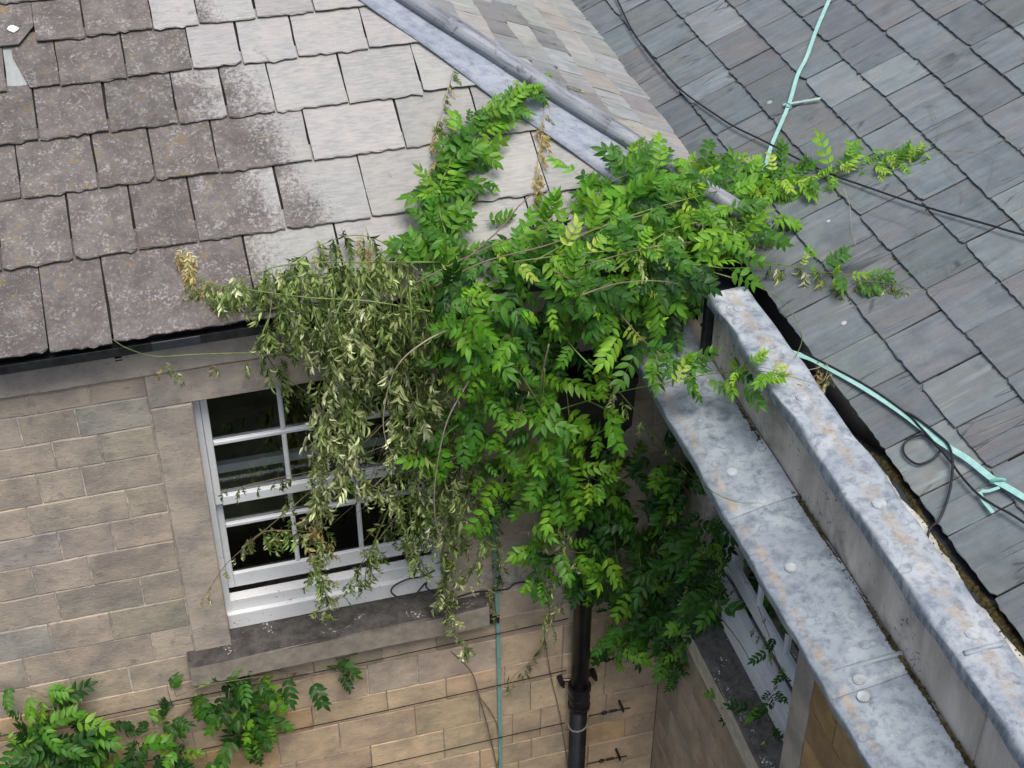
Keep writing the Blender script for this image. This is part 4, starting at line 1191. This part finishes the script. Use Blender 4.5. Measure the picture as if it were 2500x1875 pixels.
bare(green, [(2060, 460, .10), (2074, 500, .06), (2080, 560, .04), (2090, 600, .04)], .0014, .0008, 'pale')
bare(green, [(2060, 470, .10), (2130, 520, .05), (2190, 540, .04), (2240, 560, .05), (2230, 590, .04)], .0013, .0008, 'stem')
vine(green, [(1750, 470, .28), (1850, 445, .22), (1950, 432, .16), (2040, 422, .12)], {'fresh': .45, 'young': .55}, 22, .05, .66, draw=False)
vine(green, [(1280, 600, .35), (1420, 500, .30), (1500, 440, .26), (1600, 410, .24), (1700, 395, .22), (1790, 380, .18)], [(.7, {'fresh': .6, 'light': .4}), (1, {'fresh': .5, 'light': .3, 'young': .2})], 36, .08, .84)
vine(green, [(1430, 560, .32), (1550, 480, .25), (1660, 430, .22), (1800, 430, .2), (1900, 420, .16)], {'fresh': .45, 'light': .4, 'young': .15}, 28, .08, .84)
vine(green, [(1350, 520, .30), (1500, 460, .22), (1540, 400, .18), (1530, 370, .15)], G, 16, .06, .85)
vine(green, [(1250, 640, .42), (1400, 620, .46), (1520, 610, .46), (1620, 600, .44)], {'light': .5, 'young': .5}, 26, .08, .84)
vine(green, [(1500, 660, .42), (1640, 560, .36), (1770, 540, .24), (1880, 560, .16)], {'wilted': .4, 'fresh': .4, 'wiltpale': .2}, 26, .08, .8)
mass(green, [(1690, 500), (1800, 470), (1900, 500), (1880, 570), (1800, 620), (1720, 640)], {'wilted': .35, 'wiltdark': .15, 'dark': .2, 'fresh': .3}, 75, (.05, .30), .8, 1.0)
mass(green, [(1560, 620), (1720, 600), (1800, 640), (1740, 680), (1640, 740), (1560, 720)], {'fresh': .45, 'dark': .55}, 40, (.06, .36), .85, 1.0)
mass(green, [(1010, 700), (1030, 560), (1060, 470), (1150, 470), (1200, 540), (1330, 520), (1400, 560), (1300, 660), (1150, 720)], {'fresh': .6, 'light': .3, 'dark': .1}, 62, (.05, .26), .84, 1.0)
# lower right arm
vine(green, [(1650, 640, .35), (1790, 655, .2), (1900, 645, .14), (2000, 665, .12), (2090, 685, .10), (2160, 690, .09), (2220, 700, .08)], {'wilted': .6, 'wiltpale': .4}, 34, .02, .8, (.003, .0016), t0=.3)
vine(green, [(1900, 645, .15), (2000, 662, .14), (2080, 672, .12), (2150, 680, .1)], {'fresh': .6, 'young': .4}, 9, .03, .68, (.002, .0014), t0=.3)
vine(green, [(1950, 655, .14), (1980, 640, .13), (2005, 628, .12)], Y, 3, .02, .6, (.0016, .001))
bare(green, [(2180, 698, .09), (2260, 705, .07), (2330, 690, .06), (2400, 668, .05), (2440, 668, .05), (2465, 690, .04)], .0014, .0009, 'wood')
bare(green, [(2180, 698, .09), (2225, 660, .09), (2270, 640, .08), (2310, 645, .06), (2320, 680, .05)], .0014, .0008, 'stem')
# arm towards the coping
vine(green, [(1320, 1015, .55), (1480, 965, .55), (1620, 935, .45), (1740, 912, .32), (1830, 905, .2), (1910, 915, .14), (2000, 940, .14)], {'fresh': .8, 'young': .2}, 12, .05, .75, (.0032, .0014), t0=.35, t1=.8)
vine(green, [(1760, 912, .3), (1830, 895, .2), (1900, 905, .15)], Y, 6, .03, .6, (.002, .001))
vine(green, [(1900, 915, .12), (1990, 900, .10), (2020, 890, .08), (2010, 930, .06), (1970, 940, .06)], {'dry': .6, 'wiltpale': .4}, 14, .035, .62, (.0018, .001), 'pale')
vine(green, [(1350, 660, .5), (1480, 735, .55), (1570, 830, .5), (1640, 880, .45), (1700, 900, .4)], {'fresh': .75, 'young': .25}, 26, .07, .9, (.004, .002), 'wood')
vine(green, [(1560, 700, .42), (1640, 760, .42), (1720, 800, .36)], {'fresh': .8, 'young': .2}, 14, .08, .9)
vine(green, [(1280, 690, .55), (1400, 850, .58), (1500, 945, .56), (1600, 1060, .5), (1680, 1150, .4), (1740, 1200, .25), (1800, 1225, .12), (1860, 1228, .06)], {'wilted': .5, 'wiltpale': .5}, 10, .03, .6, (.0035, .0014), 'stem', t0=.25, t1=.6)
vine(green, [(1330, 720, .58), (1390, 790, .60), (1440, 870, .60), (1480, 920, .58)], {'fresh': .7, 'young': .3}, 9, .05, .8, draw=False)
bare(green, [(1620, 640, .35), (1740, 665, .3), (1850, 700, .2), (1910, 735, .12), (1948, 790, .08), (1958, 830, .06), (1942, 872, .05)], .003, .0018, 'stem')
bare(green, [(1015, 690, .5), (1200, 600, .42), (1380, 540, .4), (1480, 510, .3)], .003, .002, 'wood')
for sp in ([(1060, 700, .3), (1180, 640, .5), (1330, 600, .5), (1500, 545, .42), (1660, 500, .32)], [(1200, 760, .5), (1290, 690, .58), (1420, 650, .55), (1560, 610, .48), (1690, 590, .36)],
           [(1130, 640, .4), (1220, 560, .42), (1270, 500, .3), (1330, 450, .18)], [(1250, 850, .5), (1180, 960, .52), (1140, 1080, .46), (1120, 1190, .36)], [(1340, 840, .56), (1320, 960, .54), (1350, 1090, .48), (1330, 1210, .44)],
           [(1420, 720, .56), (1520, 690, .52), (1640, 690, .44), (1720, 730, .36)]):
    bare(green, sp, .0042, .0018, rng.choice(('wood', 'wood', 'stem')))
# body
mass(green, [(1045, 640), (1160, 590), (1300, 570), (1480, 480), (1700, 410), (1840, 440), (1850, 560), (1740, 640), (1700, 700), (1560, 800), (1300, 830), (1120, 800), (1040, 700)], {'fresh': .5, 'light': .26, 'young': .03, 'dark': .21}, 118, (.05, .42), .84, 1.0)
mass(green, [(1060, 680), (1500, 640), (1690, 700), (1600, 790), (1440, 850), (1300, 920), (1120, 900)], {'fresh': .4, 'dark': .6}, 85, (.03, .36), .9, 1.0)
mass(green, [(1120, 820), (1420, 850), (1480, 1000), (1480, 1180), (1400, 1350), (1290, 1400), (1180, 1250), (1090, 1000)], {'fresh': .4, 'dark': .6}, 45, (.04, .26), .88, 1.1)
# hanging green shoots
for sp, n in (([(1150, 720, .55), (1120, 840, .55), (1090, 930, .50)], 16), ([(1190, 700, .6), (1200, 830, .58), (1180, 960, .52), (1140, 1060, .46)], 24), ([(1260, 760, .6), (1240, 900, .55), (1220, 1030, .50), (1180, 1150, .44)], 26),
              ([(1330, 900, .56), (1320, 1010, .52), (1290, 1100, .48), (1260, 1180, .44)], 22), ([(1380, 930, .55), (1390, 1050, .52), (1370, 1150, .48), (1340, 1240, .44)], 24), ([(1300, 1050, .5), (1360, 1130, .50), (1430, 1160, .46), (1465, 1175, .44)], 18),
              ([(1330, 1150, .48), (1390, 1220, .46), (1420, 1250, .44)], 14), ([(1270, 1180, .42), (1310, 1280, .40), (1380, 1340, .40), (1430, 1350, .38)], 16), ([(1230, 1100, .42), (1220, 1200, .4), (1200, 1270, .36)], 8), ([(1290, 1300, .38), (1310, 1390, .36), (1320, 1420, .35)], 8),
              ([(1440, 980, .54), (1500, 1020, .5), (1430, 1080, .5)], 10), ([(1180, 1000, .5), (1090, 1060, .46), (1060, 1130, .42)], 10)):
    vine(green, sp, [(.55, {'fresh': .75, 'light': .25}), (1, {'fresh': .5, 'light': .45, 'young': .05})], int(n * .85), .05, .86, (.003, .0014))
green.finish()

# 2. the wilted shoots ----------------------------------------------------------------
wilt = Creeper(thing('wilted_wisteria', 'withered grey-green wisteria shoots draped from the gutter over the white sash window', 'climbing plant', (-1.7, -.2, 6.2)))
W = {'wilted': .6, 'wiltdark': .25, 'wiltpale': .15}; WD = {'wilted': .35, 'wiltdark': .6, 'wiltpale': .05}; WP = {'wilted': .3, 'wiltpale': .62, 'dry': .08}
vine(wilt, [(1080, 640, .2), (930, 640, .18), (790, 640, .16), (680, 650, .14), (600, 680, .12), (540, 700, .10), (490, 680, .06), (455, 640, .05), (443, 600, .05)], [(.5, W), (.72, {'wilted': .5, 'wiltpale': .5}), (1, {'dry': 1})], 64, .05, .78, (.004, .002), roof=True)
vine(wilt, [(1050, 760, .30), (900, 735, .28), (760, 727, .24), (640, 712, .2), (560, 700, .14), (500, 690, .1), (460, 715, .08)], [(.6, W), (1, WP)], 50, .05, .78, (.0042, .002))
vine(wilt, [(1020, 660, .2), (930, 590, .10), (860, 575, .08), (780, 600, .08), (700, 650, .1)], {'wilted': .6, 'wiltdark': .3, 'dry': .1}, 34, .05, .7, (.003, .0018), roof=True)
vine(wilt, [(1000, 640, .16), (900, 640, .2), (800, 655, .22), (700, 680, .22)], W, 34, .07, .78, (.003, .002), roof=True)
mass(wilt, [(640, 660), (760, 625), (900, 620), (1050, 640), (1080, 760), (1000, 790), (900, 770), (760, 745), (640, 745)], {'wilted': .5, 'wiltdark': .3, 'wiltpale': .2}, 135, (.03, .28), .8, .9)
for k in range(22):                                   # long thin strands that fan out over the window
    x0 = 640 + 470 * (k + rng.random()) / 22; y0 = rng.uniform(690, 780); ln_ = rng.uniform(260, 600) if x0 > 840 else rng.uniform(60, 150)
    dx = rng.uniform(-30, 70) if x0 < 950 else rng.uniform(-50, 40)
    h0 = rng.uniform(.18, .40)
    vine(wilt, [(x0, y0, h0), (x0 + dx * .2, y0 + ln_ * .35, h0 + .02), (x0 + dx * .6, y0 + ln_ * .7, h0), (x0 + dx, y0 + ln_, h0 - .04)], {'wilted': .5, 'wiltpale': .35, 'wiltdark': .15}, int(ln_ / 13), .03, .78, (.0022, .0012))
for k in range(10):                                   # and beside it, down the wall
    x0 = rng.uniform(1020, 1180); y0 = rng.uniform(950, 1120); ln_ = rng.uniform(150, 380); dx = rng.uniform(-30, 50); h0 = rng.uniform(.18, .36)
    vine(wilt, [(x0, y0, h0), (x0 + dx * .3, y0 + ln_ * .4, h0), (x0 + dx, y0 + ln_, h0 - .05)], {'wilted': .55, 'wiltpale': .3, 'wiltdark': .15}, int(ln_ / 14), .03, .7, (.002, .001))
mass(wilt, [(860, 780), (1060, 800), (1100, 1000), (1080, 1250), (1000, 1330), (930, 1250), (960, 1050), (900, 900)], {'wilted': .45, 'wiltdark': .5, 'wiltpale': .05}, 90, (.03, .25), .75, .9)
vine(wilt, [(802, 755, .38), (806, 840, .40), (800, 920, .40), (790, 1000, .39), (785, 1080, .38), (775, 1160, .37)], {'wiltpale': .85, 'wilted': .15}, 95, .06, .86, (.0035, .002), 'pale')
vine(wilt, [(830, 880, .36), (850, 960, .36), (840, 1040, .35), (835, 1110, .34), (880, 1170, .37), (940, 1200, .36), (985, 1240, .35)], {'wilted': .25, 'wiltpale': .75}, 80, .05, .86, (.003, .0018))
vine(wilt, [(870, 800, .34), (930, 880, .33), (990, 950, .32), (1040, 1000, .3)], {'wilted': .6, 'wiltpale': .4}, 34, .05, .8)
vine(wilt, [(840, 800, .36), (880, 870, .36), (900, 920, .35)], {'wilted': .4, 'wiltpale': .6}, 22, .05, .8)
vine(wilt, [(785, 1150, .33), (770, 1220, .32), (775, 1290, .31), (790, 1350, .30)], [(.5, {'wiltpale': .75, 'dry': .25}), (1, {'dry': .55, 'wiltpale': .45})], 46, .05, .8, (.003, .0018), 'pale')
vine(wilt, [(780, 1280, .30), (775, 1360, .29), (790, 1430, .27), (800, 1480, .25)], {'wilted': .6, 'wiltdark': .2, 'wiltpale': .2}, 36, .06, .78)
vine(wilt, [(850, 700, .34), (820, 770, .35), (810, 830, .35)], {'wilted': .6, 'wiltpale': .4}, 14, .05, .75)
vine(wilt, [(920, 760, .3), (930, 820, .3), (950, 880, .3)], W, 16, .05, .75)
vine(wilt, [(1000, 700, .34), (1005, 800, .34), (1000, 880, .34)], W, 18, .05, .75)
vine(wilt, [(655, 780, .12), (640, 830, .10), (665, 890, .10), (710, 930, .12), (750, 960, .14)], WD, 24, .035, .72)
vine(wilt, [(700, 830, .12), (760, 850, .14), (800, 830, .16)], WD, 14, .05, .72)
vine(wilt, [(1020, 950, .34), (880, 1090, .32), (740, 1215, .25), (640, 1300, .20), (555, 1375, .12), (510, 1440, .08), (492, 1465, .08)], [(.5, WD), (1, {'wiltpale': .5, 'dry': .4, 'wilted': .1})], 11, .02, .5, (.0026, .0014), 'wood', t0=.45)
vine(wilt, [(960, 1080, .26), (800, 1140, .22), (690, 1165, .20), (600, 1185, .18), (540, 1200, .16)], WD, 9, .015, .55, (.0022, .0012), 'wood', t0=.3)
vine(wilt, [(770, 1300, .28), (700, 1295, .25), (640, 1300, .2), (590, 1340, .16)], {'wilted': .5, 'wiltpale': .35, 'wiltdark': .15}, 22, .03, .68, (.0026, .0014), 'wood')
vine(wilt, [(690, 1190, .2), (715, 1260, .2), (700, 1300, .2)], WD, 8, .02, .6, draw=False)
vine(wilt, [(985, 1240, .3), (930, 1310, .28), (880, 1380, .24), (860, 1440, .2), (760, 1500, .16)], W, 24, .04, .68, (.0026, .0014), 'wood')
vine(wilt, [(1050, 1050, .3), (1060, 1180, .3), (1080, 1300, .28), (1085, 1400, .26), (1100, 1500, .26), (1125, 1570, .26), (1150, 1590, .26)], {'wilted': .6, 'wiltpale': .4}, 56, .04, .72, (.003, .0016))
vine(wilt, [(1100, 1200, .32), (1110, 1300, .3), (1090, 1400, .26), (1095, 1480, .25)], {'wilted': .7, 'wiltpale': .3}, 32, .05, .72)
vine(wilt, [(1170, 1190, .36), (1180, 1280, .34), (1170, 1350, .32), (1140, 1420, .3)], {'wilted': .7, 'wiltpale': .3}, 24, .05, .72)
vine(wilt, [(1370, 1240, .44), (1375, 1320, .42), (1360, 1420, .38), (1340, 1500, .34), (1355, 1540, .34)], {'wilted': .6, 'wiltpale': .4}, 30, .035, .72, (.0028, .0014))
vine(wilt, [(1000, 1240, .3), (1010, 1330, .28), (1040, 1400, .26)], W, 22, .05, .72)
vine(wilt, [(950, 1240, .26), (900, 1360, .2), (890, 1440, .16)], WD, 14, .03, .66)
vine(wilt, [(1250, 880, .58), (1300, 960, .56), (1330, 1010, .55)], {'wilted': .7, 'wiltpale': .3}, 8, .04, .6)
vine(wilt, [(1205, 1280, .22), (1215, 1360, .12), (1205, 1450, .08), (1215, 1510, .05)], WD, 22, .03, .55, (.002, .001), 'wood')
vine(wilt, [(1340, 1540, .12), (1310, 1600, .08), (1255, 1650, .06), (1235, 1690, .06)], WD, 14, .03, .45, (.0018, .001), 'wood')
# bare arcs
bare(wilt, [(275, 828, .06), (310, 850, .12), (380, 870, .12), (480, 865, .12), (620, 862, .14), (720, 870, .18)], .0018, .0022, 'stem')
for x, y in ((400, 880), (428, 905), (525, 885), (600, 880)):
    vine(wilt, [(x - 4, y - 8, .13), (x + 3, y + 14, .12)], {'wiltpale': .7, 'dry': .3}, 3, .012, .5, draw=False)
bare(wilt, [(1095, 805, .6), (1040, 832, .62), (980, 880, .62), (950, 940, .6), (936, 1020, .58), (942, 1075, .56), (960, 1112, .55)], .0042, .0018, 'pale')
bare(wilt, [(1145, 930, .6), (1095, 1020, .58), (1070, 1120, .54), (1060, 1210, .5), (1065, 1280, .46), (1080, 1320, .42)], .0042, .0024, 'pale')
bare(wilt, [(998, 1010, .4), (1000, 1100, .4), (1002, 1160, .4)], .0022, .0016, 'pale')
bare(wilt, [(1020, 1070, .36), (960, 1140, .34), (910, 1190, .33)], .0022, .0016, 'pale')
bare(wilt, [(1170, 1430, .2), (1240, 1465, .14), (1290, 1510, .1), (1335, 1545, .08)], .0022, .0012, 'pale')
bare(wilt, [(1100, 1590, .1), (1150, 1640, .05), (1170, 1700, .04), (1195, 1790, .04), (1215, 1880, .04)], .004, .004, 'wood')
bare(wilt, [(1170, 1700, .03), (1210, 1760, .03), (1222, 1830, .03), (1205, 1900, .03)], .0032, .003, 'wood')
bare(wilt, [(1330, 1560, .05), (1345, 1650, .03), (1370, 1760, .03), (1390, 1900, .03)], .003, .003, 'wood')
for q in range(16):                                   # tangle of thin bare stems in front of the glass
    x, y = rng.uniform(860, 1060), rng.uniform(1000, 1120)
    bare(wilt, [(x, y, .22), (x + rng.uniform(-90, 40), y + rng.uniform(30, 90), .2), (x + rng.uniform(-180, 40), y + rng.uniform(90, 240), .18)], .0016, .001, rng.choice(('wood', 'stem', 'wood')))
wilt.finish()

# 3. shaded growth in the corner ------------------------------------------------------
shade = Creeper(thing('wisteria', 'shaded dark green wisteria hanging in the wall corner around the drainpipe, under the parapet ledge', 'climbing plant', (-.3, -.2, 4.8)))
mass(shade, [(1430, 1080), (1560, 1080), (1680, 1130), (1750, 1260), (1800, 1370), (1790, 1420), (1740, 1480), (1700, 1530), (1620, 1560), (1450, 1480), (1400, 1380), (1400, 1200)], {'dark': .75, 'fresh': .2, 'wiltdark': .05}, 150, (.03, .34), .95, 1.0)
for sp, n in (([(1500, 1180, .3), (1480, 1300, .3), (1440, 1400, .3), (1420, 1450, .3)], 18), ([(1560, 1350, .3), (1570, 1450, .28), (1550, 1530, .26), (1500, 1570, .25)], 20), ([(1640, 1400, .3), (1620, 1500, .28), (1640, 1580, .26), (1650, 1630, .25)], 22),
              ([(1700, 1400, .3), (1690, 1500, .28), (1680, 1580, .26)], 16), ([(1590, 1080, .35), (1640, 1120, .35), (1690, 1200, .3)], 12), ([(1480, 1480, .25), (1510, 1560, .24), (1490, 1600, .22)], 10), ([(1730, 1280, .2), (1700, 1360, .24), (1650, 1420, .26)], 14)):
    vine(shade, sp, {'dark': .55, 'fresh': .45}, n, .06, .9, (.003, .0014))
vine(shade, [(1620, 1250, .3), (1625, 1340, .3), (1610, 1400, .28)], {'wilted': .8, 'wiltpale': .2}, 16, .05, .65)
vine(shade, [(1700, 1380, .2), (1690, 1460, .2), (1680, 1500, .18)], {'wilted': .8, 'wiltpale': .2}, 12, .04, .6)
vine(shade, [(1850, 1480, .05), (1880, 1560, .05), (1900, 1640, .05), (1880, 1700, .05)], {'dark': .5, 'wilted': .5}, 15, .04, .45, (.002, .001), 'wood')
vine(shade, [(1900, 1690, .03), (1850, 1720, .04), (1800, 1740, .06)], {'dark': .8, 'fresh': .2}, 9, .03, .6, (.0018, .001), 'wood')
vine(shade, [(1800, 1700, .08), (1770, 1710, .08), (1780, 1745, .07)], {'dark': .5, 'fresh': .5}, 5, .03, .75, draw=False)
vine(shade, [(1890, 1760, .03), (1870, 1800, .03), (1860, 1830, .03)], {'wilted': .6, 'dark': .4}, 8, .03, .5, (.0018, .001), 'wood')
bare(shade, [(1500, 1300, .3), (1510, 1380, .28), (1560, 1450, .26), (1640, 1510, .22)], .0035, .0018, 'wood')
bare(shade, [(1690, 1380, .2), (1740, 1480, .16), (1800, 1560, .1), (1830, 1610, .06)], .0035, .002, 'wood')
bare(shade, [(1480, 1050, .3), (1490, 1150, .26), (1480, 1250, .2), (1470, 1400, .12)], .007, .005, 'wood')
bare(shade, [(1690, 1200, .3), (1700, 1300, .26), (1695, 1340, .25), (1760, 1370, .2), (1790, 1400, .15)], .0018, .0012, 'stem')
shade.finish()

# 4. the climber at lower left --------------------------------------------------------
low = Creeper(thing('wisteria', 'green wisteria on the training wires of the wall, below the left end of the sill', 'climbing plant', (-3, -.1, 3.2)))
mass(low, [(0, 1800), (70, 1730), (180, 1760), (250, 1800), (340, 1790), (420, 1790), (480, 1830), (560, 1840), (570, 1900), (0, 1900)], {'dark': .6, 'fresh': .4}, 90, (.06, .36), .9, 1.0)
for sp, n in (([(-30, 1670, .05), (60, 1680, .06), (110, 1700, .08), (140, 1720, .1)], 9), ([(140, 1700, .1), (200, 1740, .08), (260, 1770, .08), (330, 1830, .06)], 11), ([(430, 1700, .1), (500, 1675, .14), (580, 1660, .16), (650, 1650, .14)], 14),
              ([(640, 1650, .14), (620, 1700, .16), (640, 1760, .16), (610, 1810, .14)], 20), ([(560, 1680, .12), (560, 1740, .16), (590, 1800, .16), (640, 1830, .14)], 16), ([(340, 1800, .15), (400, 1760, .1), (430, 1740, .08)], 8),
              ([(670, 1637, .05), (720, 1640, .06), (790, 1645, .06), (860, 1637, .05)], 7), ([(820, 1610, .05), (855, 1600, .05)], 3), ([(90, 1700, .1), (130, 1740, .12), (110, 1790, .14)], 8)):
    vine(low, sp, {'fresh': .5, 'dark': .5}, n, .035, .88, (.003, .0016), 'wood')
bare(low, [(425, 1815, .06), (432, 1770, .05), (455, 1735, .05), (485, 1710, .05)], .007, .005, 'wood')
bare(low, [(560, 1830, .05), (530, 1850, .05), (500, 1890, .05)], .006, .006, 'wood')
low.finish()
